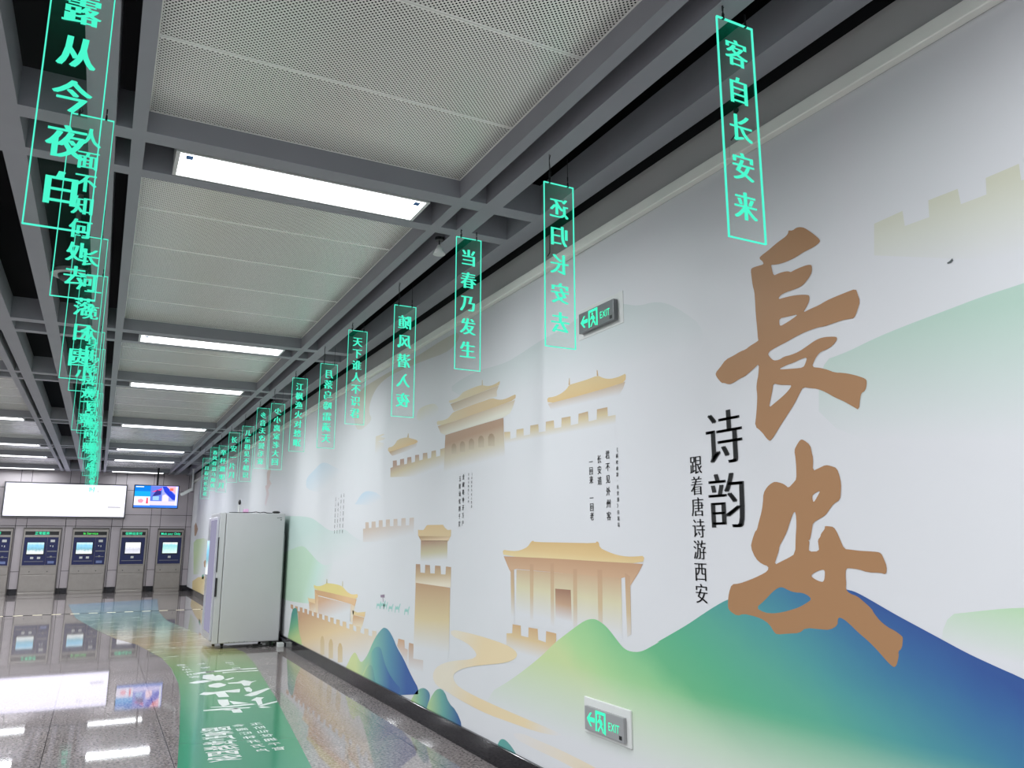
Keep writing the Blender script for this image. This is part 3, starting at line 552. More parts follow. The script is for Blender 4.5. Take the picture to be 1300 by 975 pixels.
  (8,'c',[[(8.325,0.116),(8.226,0.202),(8.065,0.355),(7.97,0.437),(7.839,0.479),(7.723,0.475),(7.669,0.422),(7.598,0.354),(7.466,0.277),(7.281,0.22),(7.107,0.192),(7.214,0.112),(8.302,-0.065)]],(8.262, 0.202),(7.479, 0.414),[(0, (190, 204, 150), 1), (0.4, (110, 168, 160), 1), (1, (58, 96, 152), 1)]),
  (9,'c',[[(8.321,0.086),(8.223,0.182),(8.107,0.258),(8.022,0.282),(7.95,0.259),(7.89,0.179),(7.852,0.135),(7.891,0.032),(8.306,-0.035)]],(8.255, 0.142),(7.872, 0.24),[(0, (170, 196, 146), 1), (1, (80, 140, 152), 1)]),
 ]),
 ('mountain','pair of small rounded blue-green peaks by the baseboard',[
  (7,'c',[[(6.881,0.118),(6.752,0.221),(6.646,0.267),(6.54,0.29),(6.436,0.278),(6.405,0.24),(6.47,0.158),(6.486,0.085),(6.875,0.044)]],(6.858, 0.144),(6.417, 0.254),[(0, (180, 202, 146), 1), (0.5, (120, 170, 150), 1), (1, (72, 118, 150), 1)]),
  (8,'c',[[(6.49,0.141),(6.335,0.287),(6.22,0.337),(6.105,0.333),(6.01,0.258),(5.866,0.23),(5.743,0.143),(5.807,0.015),(6.484,0.043)]],(6.426, 0.112),(5.831, 0.247),[(0, (170, 198, 146), 1), (0.5, (100, 158, 150), 1), (1, (54, 92, 142), 1)]),
 ]),
 ('mountain','small teal mound at the baseboard below the path',[
  (11,'c',[[(5.152,0.134),(5.126,0.166),(5.088,0.188),(5.024,0.193),(4.938,0.169),(4.866,0.133),(4.89,0.086),(5.139,0.104)]],(5.142, 0.14),(4.887, 0.194),[(0, (90, 160, 150), 1), (1, (96, 150, 150), 1)]),
 ]),
 ('mountain','narrow green peak beside the vending machine',[
  (7,'c',[[(11.954,0.138),(11.851,0.308),(11.764,0.534),(11.586,0.582),(11.444,0.568),(11.37,0.448),(11.264,0.285),(11.038,0.158),(11.11,0.094),(11.931,0.051)]],(11.702, 0.478),(11.618, 0.145),[(0, (70, 140, 130), 1), (0.5, (110, 170, 130), 1), (1, (180, 200, 140), 1)]),
 ]),
 ('winding_path','pale beige path winding down to the baseboard',[
  (10.5,'c',[[(5.991,0.812),(5.695,0.819),(5.365,0.816),(5.039,0.805),(4.888,0.783),(4.852,0.75),(4.938,0.707),(5.117,0.667),(5.448,0.613),(5.719,0.559),(5.863,0.515),(5.938,0.473),(5.909,0.434),(5.81,0.405),(5.532,0.389),(5.167,0.382),(4.794,0.379),(4.526,0.379),(4.282,0.376),(4.321,0.357),(4.613,0.327),(4.938,0.316),(5.301,0.303),(5.62,0.31),(5.873,0.322),(6.076,0.339),(6.272,0.347),(6.36,0.393),(6.333,0.457),(6.225,0.511),(6.05,0.559),(5.882,0.591),(5.597,0.635),(5.493,0.672),(5.539,0.708),(5.693,0.746),(5.989,0.765)]],(5.88, 0.817),(4.328, 0.355),[(0, (224, 208, 172), 0.55), (0.3, (222, 200, 158), 0.9), (0.75, (222, 202, 160), 0.9), (1, (224, 214, 200), 0.1)]),
  (10.5,'c',[[(4.938,0.253),(4.794,0.281),(4.614,0.282),(4.323,0.286),(4.026,0.279),(3.791,0.269),(3.859,0.201),(4.099,0.217),(4.324,0.224),(4.614,0.223),(4.865,0.226)]],(4.943, 0.255),(3.91, 0.219),[(0, (226, 214, 206), 0.2), (1, (222, 204, 168), 0.8)]),
 ]),
 ('pale_hill','pale green distant hill above the gatehouse',[
  (1,'s',[[(13.518,1.887),(12.376,1.87),(11.393,1.84),(10.809,1.8),(10.394,1.72),(9.946,1.63),(9.598,1.611),(9.33,1.637),(9.12,1.62),(8.913,1.57),(8.62,1.509),(8.261,1.49),(7.851,1.485),(7.645,1.35),(7.635,1.245),(13.275,1.085)]],(9.867, 1.851),(9.748, 1.167),[(0, (182, 204, 198), 0.9), (1, (206, 212, 212), 0)]),
 ]),
 ('pale_hill','green and teal nearer hill above the gatehouse',[
  (2,'s',[[(13.327,1.255),(12.324,1.343),(11.913,1.386),(11.602,1.419),(11.226,1.43),(10.851,1.344),(10.429,1.242),(10.046,1.191),(9.703,1.237),(9.377,1.262),(9.063,1.238),(8.763,1.187),(8.431,1.096),(8.121,1.012),(7.873,0.954),(8.187,0.863),(10.844,0.669),(13.136,0.623)]],(10.592, 1.403),(9.989, 0.818),[(0, (168, 202, 174), 0.8), (0.4, (182, 212, 200), 0.8), (1, (214, 218, 216), 0)]),
 ]),
 ('pale_hill','tiny pale blue hill left of the poem columns',[
  (1,'s',[[(8.862,1.901),(8.768,1.918),(8.592,2.004),(8.414,2.031),(8.195,2.016),(7.983,1.985),(7.776,1.901),(7.733,1.857)]],(8.26, 2.026),(8.242, 1.867),[(0, (178, 200, 216), 0.8), (1, (204, 210, 222), 0)]),
 ]),
 ('pale_hill','faint blue hill high on the wall behind the signs',[
  (1,'s',[[(11.346,2.363),(10.805,2.454),(10.512,2.515),(10.218,2.5),(9.772,2.402),(9.22,2.292),(8.817,2.208),(8.857,2.041),(11.206,2.166)]],(10.385, 2.515),(10.317, 2.149),[(0, (182, 200, 212), 0.8), (1, (204, 208, 222), 0)]),
 ]),
 ('pale_hill','broad pale green slope right of the big characters',[
  (1,'s',[[(2.21,2.214),(2.07,2.226),(1.945,2.252),(1.806,2.27),(1.639,2.286),(1.515,2.299),(1.384,2.304),(1.115,2.324),(0.794,2.338),(0.902,1.589),(2.241,1.894)]],(1.714, 2.285),(1.764, 1.841),[(0, (166, 196, 180), 0.85), (1, (206, 212, 214), 0)]),
 ]),
 ('pale_hill','faint green slope behind the lower right mountain',[
  (1,'s',[[(1.786,1.254),(1.658,1.276),(1.578,1.29),(1.509,1.298),(1.248,1.324),(1.101,1.326),(1.164,0.873),(1.815,1.001)]],(1.557, 1.293),(1.577, 1.131),[(0, (168, 204, 160), 0.8), (1, (212, 216, 216), 0)]),
 ]),
 ('pale_hill','faint grey hill behind the upper exit sign',[
  (1,'s',[[(6.293,2.758),(5.632,2.828),(5.07,2.78),(4.821,2.799),(4.48,2.836),(4.222,2.84),(4.03,2.87),(3.807,2.877),(3.565,2.835),(3.417,2.776),(3.241,2.76),(3.082,2.682),(2.854,2.501),(2.982,2.33),(4.383,2.338)]],(3.806, 2.901),(3.823, 2.468),[(0, (172, 190, 186), 0.6), (1, (204, 210, 210), 0)]),
 ]),
 ('cloud','beige cloud bands under the wall trim',[
  (1,'s',[[(9.023,3.211),(7.999,3.232),(7.097,3.218),(6,3.249),(5.875,3.185),(6.079,3.096),(6.726,3.143),(7.26,3.173),(7.864,3.186),(8.258,3.106),(8.449,2.918),(8.221,2.778),(8.955,2.716)]],(7.135, 3.369),(7.074, 2.543),[(0, (186, 178, 150), 0.75), (1, (206, 200, 176), 0.1)]),
  (1,'s',[[(6.85,2.704),(6.603,2.712),(6.414,2.692),(6.329,2.627),(6.363,2.581),(6.692,2.573),(6.894,2.6)]],(6.671, 2.733),(6.662, 2.586),[(0, (206, 200, 170), 0.8), (1, (212, 210, 190), 0.1)]),
 ]),
 ('city_wall','faint crenellated wall high above the green slope',[
  (1,'',[[(1.897,2.697),(1.774,2.702),(1.771,2.641),(1.673,2.639),(1.67,2.702),(1.559,2.7),(1.554,2.641),(1.464,2.64),(1.46,2.698),(1.35,2.7),(1.35,2.641),(1.241,2.642),(1.236,2.699),(1.127,2.706),(1.126,2.636),(1.01,2.648),(1.063,2.259),(1.91,2.573)]],(1.636, 2.702),(1.667, 2.432),[(0, (198, 198, 174), 0.8), (0.4, (202, 204, 184), 0.6), (1, (208, 212, 212), 0)]),
 ]),
 ('city_wall','faint crenellated wall left of the watchtower',[
  (4,'',[[(8.462,1.627),(8.377,1.629),(8.385,1.695),(8.265,1.694),(8.253,1.632),(8.163,1.632),(8.163,1.697),(8.029,1.697),(8.017,1.634),(7.918,1.636),(7.921,1.706),(7.8,1.705),(7.788,1.636),(7.692,1.637),(7.692,1.708),(7.572,1.707),(7.561,1.64),(7.457,1.64),(7.458,1.708),(7.347,1.707),(7.337,1.64),(7.231,1.639),(7.231,1.709),(7.115,1.709),(7.104,1.639),(7.011,1.64),(7.006,1.707),(6.891,1.708),(6.885,1.489),(8.445,1.487)]],(7.23, 1.717),(7.216, 1.533),[(0, (190, 168, 148), 0.85), (1, (206, 206, 180), 0)]),
 ]),
 ('camel_caravan','small teal camels with a purple banner',[
  (3,'',[[(7.911,0.832),(7.903,0.87),(7.887,0.889),(7.861,0.878),(7.838,0.89),(7.813,0.878),(7.786,0.908),(7.762,0.912),(7.767,0.901),(7.788,0.872),(7.796,0.839),(7.811,0.838),(7.817,0.863),(7.883,0.858),(7.893,0.832)]],(0, 0),(0, 0),[(0, (150, 196, 188), 1)]),
  (3,'',[[(7.794,0.837),(7.784,0.88),(7.765,0.902),(7.736,0.889),(7.71,0.904),(7.681,0.889),(7.651,0.924),(7.624,0.928),(7.63,0.915),(7.654,0.882),(7.663,0.844),(7.68,0.843),(7.687,0.872),(7.762,0.867),(7.773,0.836)]],(0, 0),(0, 0),[(0, (150, 196, 188), 1)]),
  (3,'',[[(7.695,0.843),(7.687,0.879),(7.672,0.898),(7.647,0.888),(7.625,0.9),(7.601,0.887),(7.575,0.917),(7.553,0.92),(7.557,0.91),(7.578,0.882),(7.586,0.849),(7.6,0.848),(7.605,0.873),(7.669,0.868),(7.678,0.843)]],(0, 0),(0, 0),[(0, (150, 196, 188), 1)]),
  (3,'',[[(7.534,0.832),(7.526,0.87),(7.51,0.89),(7.485,0.878),(7.463,0.891),(7.438,0.878),(7.412,0.909),(7.389,0.913),(7.394,0.901),(7.414,0.872),(7.423,0.839),(7.437,0.838),(7.443,0.863),(7.507,0.858),(7.516,0.832)]],(0, 0),(0, 0),[(0, (150, 196, 188), 1)]),
  (3,'',[[(7.35,0.838),(7.341,0.88),(7.323,0.903),(7.296,0.89),(7.271,0.904),(7.244,0.889),(7.214,0.925),(7.189,0.928),(7.194,0.916),(7.217,0.883),(7.227,0.845),(7.243,0.844),(7.249,0.872),(7.32,0.867),(7.33,0.837)]],(0, 0),(0, 0),[(0, (150, 196, 188), 1)]),
  (3,'',[[(7.088,0.837),(7.079,0.877),(7.063,0.897),(7.038,0.886),(7.016,0.899),(6.992,0.885),(6.965,0.918),(6.942,0.921),(6.947,0.91),(6.968,0.879),(6.977,0.844),(6.991,0.843),(6.996,0.87),(7.06,0.865),(7.07,0.837)]],(0, 0),(0, 0),[(0, (150, 196, 188), 1)]),
  (3,'',[[(7.791,0.971),(7.661,0.984),(7.658,0.954),(7.782,0.948)]],(0, 0),(0, 0),[(0, (140, 120, 140), 1)]),
  (3,'',[[(7.723,0.952),(7.703,0.953),(7.686,0.912),(7.705,0.911)]],(0, 0),(0, 0),[(0, (150, 140, 150), 1)]),
 ]),
 ('ink_mark','tiny dark bird-like mark on the pale wall',[
  (11,'',[[(1.626,2.451),(1.614,2.455),(1.605,2.461),(1.603,2.452),(1.612,2.446),(1.624,2.446)]],(0, 0),(0, 0),[(0, (90, 96, 96), 1)]),
 ]),
 ('pale_hill','green and tan hills at the far end of the mural',[
  (1,'',[[(25.672,1.442),(24.97,1.541),(23.166,1.568),(21.397,1.452),(20.951,0.694),(25.006,0.547)]],(23.879, 1.597),(23.203, 0.596),[(0, (182, 200, 150), 0.9), (1, (206, 210, 200), 0.2)]),
  (2,'',[[(25.169,0.35),(23.808,0.515),(22.524,0.58),(21.183,0.713),(20.354,0.768),(20.041,0.214),(22.687,0.055),(25.088,0.037)]],(22.393, 0.725),(22.024, 0.151),[(0, (210, 190, 140), 1), (1, (224, 208, 176), 0.9)]),
  (2,'',[[(25.787,1.943),(25.479,2.037),(25.037,1.93),(24.728,1.829),(25.192,1.639),(25.565,1.641)]],(0, 0),(0, 0),[(0, (160, 130, 110), 1)]),
  (2,'',[[(22.764,0.949),(22.429,1.015),(22.015,0.938),(22.135,0.821),(22.581,0.823)]],(0, 0),(0, 0),[(0, (176, 146, 120), 1)]),
  (2,'',[[(22.926,0.608),(22.56,0.636),(22.487,0.524),(22.86,0.508)]],(0, 0),(0, 0),[(0, (90, 160, 130), 1)]),
 ]),
 ('calligraphy','faint reddish brushed characters behind the far signs',[
  (3,'',[[(14.371,2.679),(14.141,2.78),(14.011,2.691),(14.118,2.543),(13.886,2.451),(14.13,2.417),(14.299,2.457)]],(14.348, 2.816),(14.203, 2.366),[(0, (196, 170, 160), 0.9), (1, (202, 176, 170), 0.8)]),
  (4,'',[[(14.456,2.447),(14.199,2.47),(13.889,2.46),(14.167,2.371),(14.037,2.286),(14.162,2.196),(14.284,2.084),(14.411,2.148),(14.269,2.298)]],(14.248, 2.506),(14.102, 2.051),[(0, (204, 180, 176), 0.9), (1, (210, 196, 206), 0.5)]),
 ]),
]
RIVER=[(-0.488,22.197),(-0.251,18.352),(0.095,15.884),(0.388,14.23),(0.648,13.345),(0.878,11.699),(0.92,10.726),(0.906,9.552),(0.857,8.751),(0.709,7.094),(0.613,6.102),(0.468,4.792),(1.25,4.389),(1.418,5.686),(1.466,6.164),(1.588,7.403),(1.677,8.266),(1.746,9.119),(1.861,10.474),(1.925,11.7),(1.801,12.75),(1.65,13.844),(1.538,15.002),(1.315,16.945),(1.306,19.267),(1.533,23.257)]
STROKES=[[(1.118,10.154),(1.265,10.247),(1.548,10.276),(1.832,10.256),(1.826,10.175),(1.576,10.178),(1.322,10.148),(1.126,10.092)],
[(1.425,10.094),(1.816,10.076),(1.815,10.004),(1.516,10.048),(1.415,10.02)],
[(1.201,9.985),(1.31,9.996),(1.314,9.861),(1.363,9.93),(1.396,9.818),(1.385,9.639),(1.34,9.545),(1.274,9.535),(1.223,9.65),(1.169,9.75)],
[(1.005,9.518),(1.09,9.612),(1.175,9.63),(1.264,9.558),(1.178,9.48),(1.073,9.448)],
[(1.175,9.287),(1.254,9.372),(1.306,9.38),(1.353,9.237),(1.321,9.154),(1.244,9.089),(1.173,9.166)],
[(1.368,9.557),(1.484,9.679),(1.487,9.622),(1.403,9.512)],
[(1.375,9.344),(1.481,9.341),(1.561,9.44),(1.619,9.313),(1.683,9.341),(1.605,9.225),(1.56,9.064),(1.504,9.076),(1.504,9.243),(1.381,9.273)],
[(1.487,8.963),(1.545,8.974),(1.545,8.799),(1.515,8.677),(1.476,8.735)],
[(1.418,8.521),(1.51,8.642),(1.704,8.835),(1.719,8.78),(1.531,8.484),(1.478,8.447)],
[(1.034,8.777),(1.087,8.883),(1.178,8.851),(1.441,8.908),(1.41,8.716),(1.354,8.73),(1.279,8.799),(1.283,8.519),(1.187,8.54),(1.182,8.737),(1.091,8.711)],
[(1.159,8.416),(1.251,8.396),(1.231,8.127),(1.157,8.051),(1.148,8.235)],
[(1.249,8.315),(1.401,8.117),(1.265,8.11)],
[(1.053,8.092),(1.16,8.068),(1.418,8.082),(1.454,8.025),(1.227,8.002),(1.061,8.063)],
[(0.981,7.976),(1.148,7.981),(1.391,7.918),(1.363,7.882),(1.159,7.902),(0.982,7.934)],
[(1.135,7.879),(1.261,7.935),(1.286,7.879),(1.284,7.713),(1.206,7.741),(1.207,7.859)],
[(1.437,8.232),(1.512,8.372),(1.583,8.336),(1.538,8.248),(1.509,8.016),(1.462,7.976),(1.477,8.198)],
[(1.454,7.961),(1.572,8.049),(1.658,8.104),(1.649,8.042),(1.545,7.965),(1.481,7.922)],
[(1.449,7.9),(1.49,7.91),(1.554,7.821),(1.465,7.83)]]

def clipz(poly): return [(a, max(.125, min(3.3, b))) for a, b in poly]
for name, label, faces in ART:
    mb = MB(); mats = []
    for f in faces:
        mb.mi = len(mats)
        if f[0] == 'MTN':
            mats.append(mountain_mat()); polys = [chaikin(chaikin(f[2]))]; layer = f[1]
        else:
            layer, mode, polys, p0, p1, stops = f
            if mode: polys = [chaikin(chaikin(p)) if mode == 's' else chaikin(p) for p in polys]
            mats.append(grad_mat(p0, p1, stops))
        mb.flat([clipz(p) for p in polys], lambda u, v, x=LX(layer): (x, u, v))
    o = mb.build(name, mats, mural, recalc=False); o['label'] = label

def wall_text(cols, label, layer=12, off=-.012, smear=.025, sx=1.0, mat=None):
    """cols: list of (text, y_centre, z_first, z_last, size)"""
    mb = MB(); x = LX(layer)
    for text, y, z0, z1, size in cols:
        n = len(text)
        for i, ch in enumerate(text):
            if ch == ' ': continue
            z = z0 + (z1 - z0) * (i / (n - 1) if n > 1 else 0)
            put_char(mb, ch, lambda u, v, y=y, z=z: (x, y - u, z + v), size, off, smear, sx)
    o = mb.build('lettering', mat or M_INK, mural, recalc=False); o['label'] = label
wall_text([('诗韵', 2.788, 1.976, 1.684, .275)], 'large black characters 诗韵', smear=.036, sx=.92)
wall_text([('跟着唐诗游西安', 2.991, 1.862, 1.257, .098)], 'black line 跟着唐诗游西安', smear=.027, sx=.95)
wall_text([('君不见外州客', 3.746, 1.983, 1.637, .052), ('长安道', 3.832, 1.965, 1.84, .052), ('一回来 一回老', 3.92, 1.957, 1.64, .05),
           ('《横吹曲辞·长安道》白居易', 3.652, 2.001, 1.587, .026)], 'black handwritten poem 君不见外州客', off=.0, smear=.02, sx=.85)
wall_text([('金阙晓钟开万户', 5.781, 2.0, 1.637, .046), ('玉阶仙仗拥千官', 5.85, 1.99, 1.632, .046),
           ('《奉和中书舍人贾至', 5.62, 2.01, 1.76, .022), ('早朝大明宫》岑参', 5.68, 2.01, 1.80, .022)], 'small black handwritten poem 金阙晓钟开万户', off=0, smear=.02, sx=.85)
wall_text([('长安回望绣成堆', 9.28, 2.03, 1.605, .05), ('山顶千门次第开', 9.40, 2.03, 1.605, .05), ('一骑红尘妃子笑', 9.52, 2.0, 1.605, .05),
           ('无人知是荔枝来', 9.64, 2.0, 1.605, .05)], 'small four-column poem beside the pale blue hill', off=-.01, smear=.015, sx=.8)

# ------------------------------------------------------------------ floor graphic
def river_mat():
    m, nt, out = new_mat('river_vinyl')
    L = nt.links.new
    tc = nt.nodes.new('ShaderNodeTexCoord'); sep = nt.nodes.new('ShaderNodeSeparateXYZ'); L(tc.outputs['Object'], sep.inputs[0])
    r = nt.nodes.new('ShaderNodeValToRGB'); cr = r.color_ramp
    st = [(0, (62, 152, 118)), (.13, (78, 160, 122)), (.22, (104, 166, 116)), (.3, (130, 168, 112)), (.37, (164, 172, 122)), (.45, (196, 172, 128)), (.53, (186, 176, 146)), (.62, (146, 172, 160)), (.72, (130, 172, 170)), (.85, (116, 158, 178)), (1, (108, 146, 180))]
    while len(cr.elements) < len(st): cr.elements.new(.5)
    for e, (q, c) in zip(cr.elements, st): e.position = q
    for e, (q, c) in zip(cr.elements, st): e.color = alb(c, 1.5)
    nz = nt.nodes.new('ShaderNodeTexNoise'); nz.inputs['Scale'].default_value = 1.6; nz.inputs['Detail'].default_value = 5
    L(tc.outputs['Object'], nz.inputs['Vector'])
    t = math_node(nt, 'DIVIDE', math_node(nt, 'SUBTRACT', sep.outputs[1], 5.5), 17.0)
    t = math_node(nt, 'ADD', t, math_node(nt, 'MULTIPLY', math_node(nt, 'SUBTRACT', nz.outputs['Fac'], .5), .06), True)
    L(t, r.inputs[0])
    # pale wave streaks
    wv = nt.nodes.new('ShaderNodeTexNoise'); wv.inputs['Scale'].default_value = 1.0; wv.inputs['Detail'].default_value = 3
    mp = nt.nodes.new('ShaderNodeMapping'); mp.inputs['Scale'].default_value = (.8, 4.0, 1); mp.inputs['Rotation'].default_value = (0, 0, .15)
    L(tc.outputs['Object'], mp.inputs[0]); L(mp.outputs[0], wv.inputs['Vector'])
    band = math_node(nt, 'SUBTRACT', 1.0, math_node(nt, 'MULTIPLY', math_node(nt, 'ABSOLUTE', math_node(nt, 'SUBTRACT', wv.outputs['Fac'], .52)), 60.0), True)
    far = math_node(nt, 'MULTIPLY', math_node(nt, 'GREATER_THAN', sep.outputs[1], 11.5), .55)
    mx = nt.nodes.new('ShaderNodeMix'); mx.data_type = 'RGBA'; L(math_node(nt, 'MULTIPLY', band, far), mx.inputs[0]); L(r.outputs[0], mx.inputs[6]); mx.inputs[7].default_value = rgb(225, 228, 222)
    p = nt.nodes.new('ShaderNodeBsdfPrincipled'); p.inputs['Roughness'].default_value = .12; p.inputs['Specular IOR Level'].default_value = .3
    L(mx.outputs[2], p.inputs['Base Color']); L(p.outputs[0], out.inputs[0]); return m
river = empty('floor_graphic', (1.2, 9, 0), 'long curving green and blue floor sticker with white brush lettering', 'floor sticker')
MB().prism(RIVER, 2, .0004, .0016).build('vinyl_sheet', river_mat(), river)
mb = MB()
for s in STROKES: mb.flat([s], lambda u, v: (u, v, .0021))
o = mb.build('lettering', M_VINYLW, river, recalc=False); o['label'] = 'large white brushed characters 长安'
def floor_text(mb, text, a, b, size, sx=1.0):
    a, b = Vector(a), Vector(b); d = (b - a).normalized(); n = Vector((-d.y, d.x))
    for i, ch in enumerate(text):
        if ch == ' ': continue
        c = a + (b - a) * (i / max(1, len(text) - 1))
        put_char(mb, ch, lambda u, v, c=c: (c.x + n.x * -u + -d.x * v, c.y + n.y * -u + -d.y * v, .0021), size, .014, 0, sx)
mb = MB()
floor_text(mb, '跟着唐诗游西安', (.99, 7.15), (.93, 6.2), .15, 1.7)
floor_text(mb, '金阙晓钟开万户', (1.17, 7.2), (1.20, 6.3), .10)
floor_text(mb, '玉阶仙仗拥千官', (1.31, 7.2), (1.32, 6.3), .10)
floor_text(mb, '君不见外州客', (1.05, 10.9), (1.1, 9.9), .12)
floor_text(mb, '长安道', (1.28, 10.9), (1.3, 10.2), .12)
floor_text(mb, '一回来一回老', (1.6, 11.0), (1.62, 10.2), .10)
o = mb.build('lettering', M_VINYLW, river, recalc=False); o['label'] = 'small white lines of verse'
# dashed caution line
mb = MB()
x, k = XL + .1, 0
while x < XW - .1:
    mb.mi = k % 2; mb.box(x, x + .17, 19.35, 19.42, .0002, .0024); x += .17; k += 1
tag(mb.build('floor_tape', [pmat('black_tape', rgb(14, 14, 14), .8, spec=.1), pmat('pale_tape', rgb(236, 226, 196), .8, spec=.1)]), 'black and pale dashed caution line across the floor before the ticket machines', 'floor tape')

# ------------------------------------------------------------------ hanging edge-lit signs
PW, PH, PT = .18, .885, .008
def sign(x, y, zt, text, label, group, mirror=False, twist=0.0):
    t = empty('hanging_sign', (x + PW / 2, y, zt), label, 'hanging sign', group)
    w = PW / 2
    e = .0035
    def rel(mbuilder, name, mats, sm=False, rc=True):
        o = mbuilder.build(name, mats, None, sm, rc); o.parent = t; return o
    rel(MB().box(-w + e, w - e, -PT / 2, PT / 2, -PH + e, -e), 'acrylic_panel', M_ACR)
    mb = MB()
    mb.box(-w, w, -PT / 2, PT / 2, -e, 0); mb.box(-w, w, -PT / 2, PT / 2, -PH, -PH + e)
    mb.box(-w, -w + e, -PT / 2, PT / 2, -PH + e, -e); mb.box(w - e, w, -PT / 2, PT / 2, -PH + e, -e)
    rel(mb, 'glowing_edge', M_EDGE)
    mb = MB(); n = len(text)
    a, b = (-.15, -.85) if n <= 5 else (-.12, -.88)
    size = .118 if n <= 5 else .098
    for i, ch in enumerate(text):
        z = PH * (a + (b - a) * i / (n - 1))
        put_char(mb, ch, lambda u, v, z=z: (u, -.001, z + v), size, .0, .040, .95, mirror)
    rel(mb, 'lettering', M_GLOW, rc=False)
    top = ZC - zt
    for s in (-1, 1):
        mb = MB(); xx = s * w * .62
        mb.cyl((xx, 0, 0), (xx, 0, top + .002), .0016, seg=6)
        mb.cyl((xx, 0, -.004), (xx, 0, .022), .006, .004, seg=8).cyl((xx, 0, .03), (xx, 0, min(.055, top)), .0035, seg=6)
        if s < 0: mb.tube([(xx + .006, .004, .01), (xx + .012, .006, top * .4), (xx + .004, .006, top * .8), (xx + .01, .004, top)], .0022, 6)
        rel(mb, 'hanging_wire', M_WIRE)
    t.rotation_euler = (0, 0, twist)
    return t
HI, LO = 3.4475, 3.315
RIGHT = [(2.0, HI, '客自长安来', 0), (3.322, LO + .025, '还归长安去', 1), (4.476, HI, '当春乃发生', 0), (5.69, LO, '随风潜入夜', 1), (7.0, HI - .02, '天下谁人不识君', 0),
         (8.03, LO, '月落乌啼霜满天', 1), (9.41, HI - .03, '江枫渔火对愁眠', 0), (10.7, LO - .01, '少小离家老大回', 1), (11.8, HI - .04, '乡音无改鬓毛衰', 1),
         (13.1, LO - .01, '儿童相见不相识', 0), (14.6, HI - .06, '长安一片月', 0), (15.9, LO - .03, '举杯邀明月', 0), (17.2, HI - .06, '春风得意马蹄疾', 0), (18.5, LO - .03, '一日看尽长安花', 0)]
WHERE = ['nearest of the row beside the mural', 'second nearest beside the mural', 'beside the mural left of the upper exit sign', 'beside the mural', 'beside the mural', 'beside the mural', 'beside the mural',
         'beside the mural', 'beside the mural', 'beside the mural', 'beside the mural above the vending machine', 'third from the far end of the mural row', 'second from the far end of the mural row', 'farthest sign of the mural row']
for (y, zt, text, mir), w in zip(RIGHT, WHERE):
    sign(1.90, y, zt, text, 'green glowing clear panel reading %s%s, %s' % (text, ' seen from the back' if mir else '', w), 'green signs along the mural', bool(mir))
LEFT = [(2.64, LO, '露从今夜白'), (3.9, HI, '人面不知何处去'), (5.2, LO, '长河落日圆'), (6.42, HI, '一览众山小'), (7.68, LO, '身无彩凤双飞翼'), (9.0, HI, '心有灵犀一点通'),
        (10.3, LO, '明月松间照'), (11.7, HI - .02, '清泉石上流'), (13.1, LO, '野火烧不尽'), (14.5, HI - .03, '春风吹又生'), (15.9, LO - .02, '在天愿作比翼鸟'), (17.2, HI - .05, '海上生明月'), (18.5, LO - .03, '天涯共此时')]
NTH = ['nearest', 'second', 'third', 'fourth', 'fifth', 'sixth', 'seventh', 'eighth', 'ninth', 'tenth', 'eleventh', 'twelfth', 'farthest']
for (y, zt, text), w in zip(LEFT, NTH):
    sign(-.287, y, zt, text, 'green glowing clear panel reading %s, %s in the left row' % (text, w), 'green signs in the left row', False, random.uniform(-.03, .03))

# ------------------------------------------------------------------ exit signs on the mural
def exit_sign(yc, zc, depth, label, plate):
    t = empty('exit_sign', (XW - .003, yc, zc), label, 'exit sign', 'exit signs on the mural')
    w, h = .375, .125
    xb = XW - .002
    if plate:
        MB().box(xb - .012, xb, yc - .225, yc + .225, zc - .085, zc + .105, .003, 1).build('mounting_plate', M_WHITE, t); xb -= .012
    else:
        MB().box(xb - .003, xb, yc - .24, yc + .24, zc - .09, zc + .10, .001, 1).build('mounting_plate', M_WHITE, t); xb -= .003
    xf = xb - depth
    MB().box(xf, xb, yc - w / 2, yc + w / 2, zc - h / 2, zc + h / 2, .004, 2).build('housing', pmat('sign_grey', rgb(150, 150, 152) if plate else rgb(112, 114, 116), .35, .15), t)
    fn = lambda u, v, x=xf - .0008: (x, yc - u, zc + v)
    mb = MB(); mb.flat([[(-.165, .0), (-.13, .036), (-.112, .036), (-.135, .012), (-.085, .012), (-.085, -.012), (-.135, -.012), (-.112, -.036), (-.13, -.036)]], fn)
    mb.build('arrow', M_LED, t, recalc=False)
    mb = MB()
    mb.flat([[(-.078, -.05), (-.078, .056), (.022, .056), (.022, -.056), (.006, -.05), (.006, .04), (-.062, .04), (-.062, -.05)]], fn)
    mb.flat([[(-.058, -.046), (-.03, -.012), (-.044, .002), (-.052, -.008), (-.06, -.002), (-.044, .018), (-.02, .016), (-.004, -.006), (-.012, -.012), (-.022, .0), (-.014, -.018), (-.002, -.03), (.004, -.05), (-.006, -.05), (-.014, -.034), (-.028, -.024), (-.046, -.05)]], fn)
    mb.flat([[(-.034 + .009 * math.cos(k), .028 + .009 * math.sin(k)) for k in [i * math.pi / 5 for i in range(10)]]], fn)
    mb.build('running_figure', M_LED, t, recalc=False)
    mb = MB(); put_line(mb, 'EXIT', lambda u, v: fn(u * .8 + .098, v - .002), .058, .012)
    mb.build('lettering', M_LED, t, recalc=False)
    MB().box(xf - .001, xf, yc - .17, yc - .145, zc - .05, zc - .03).build('test_button', M_BLACK, t)
exit_sign(3.79, 2.807, .03, 'dark exit sign high on the mural between the gate tower and the green panels', False)
exit_sign(3.80, .53, .02, 'grey exit sign low on the mural beneath the green mountain slope', True)

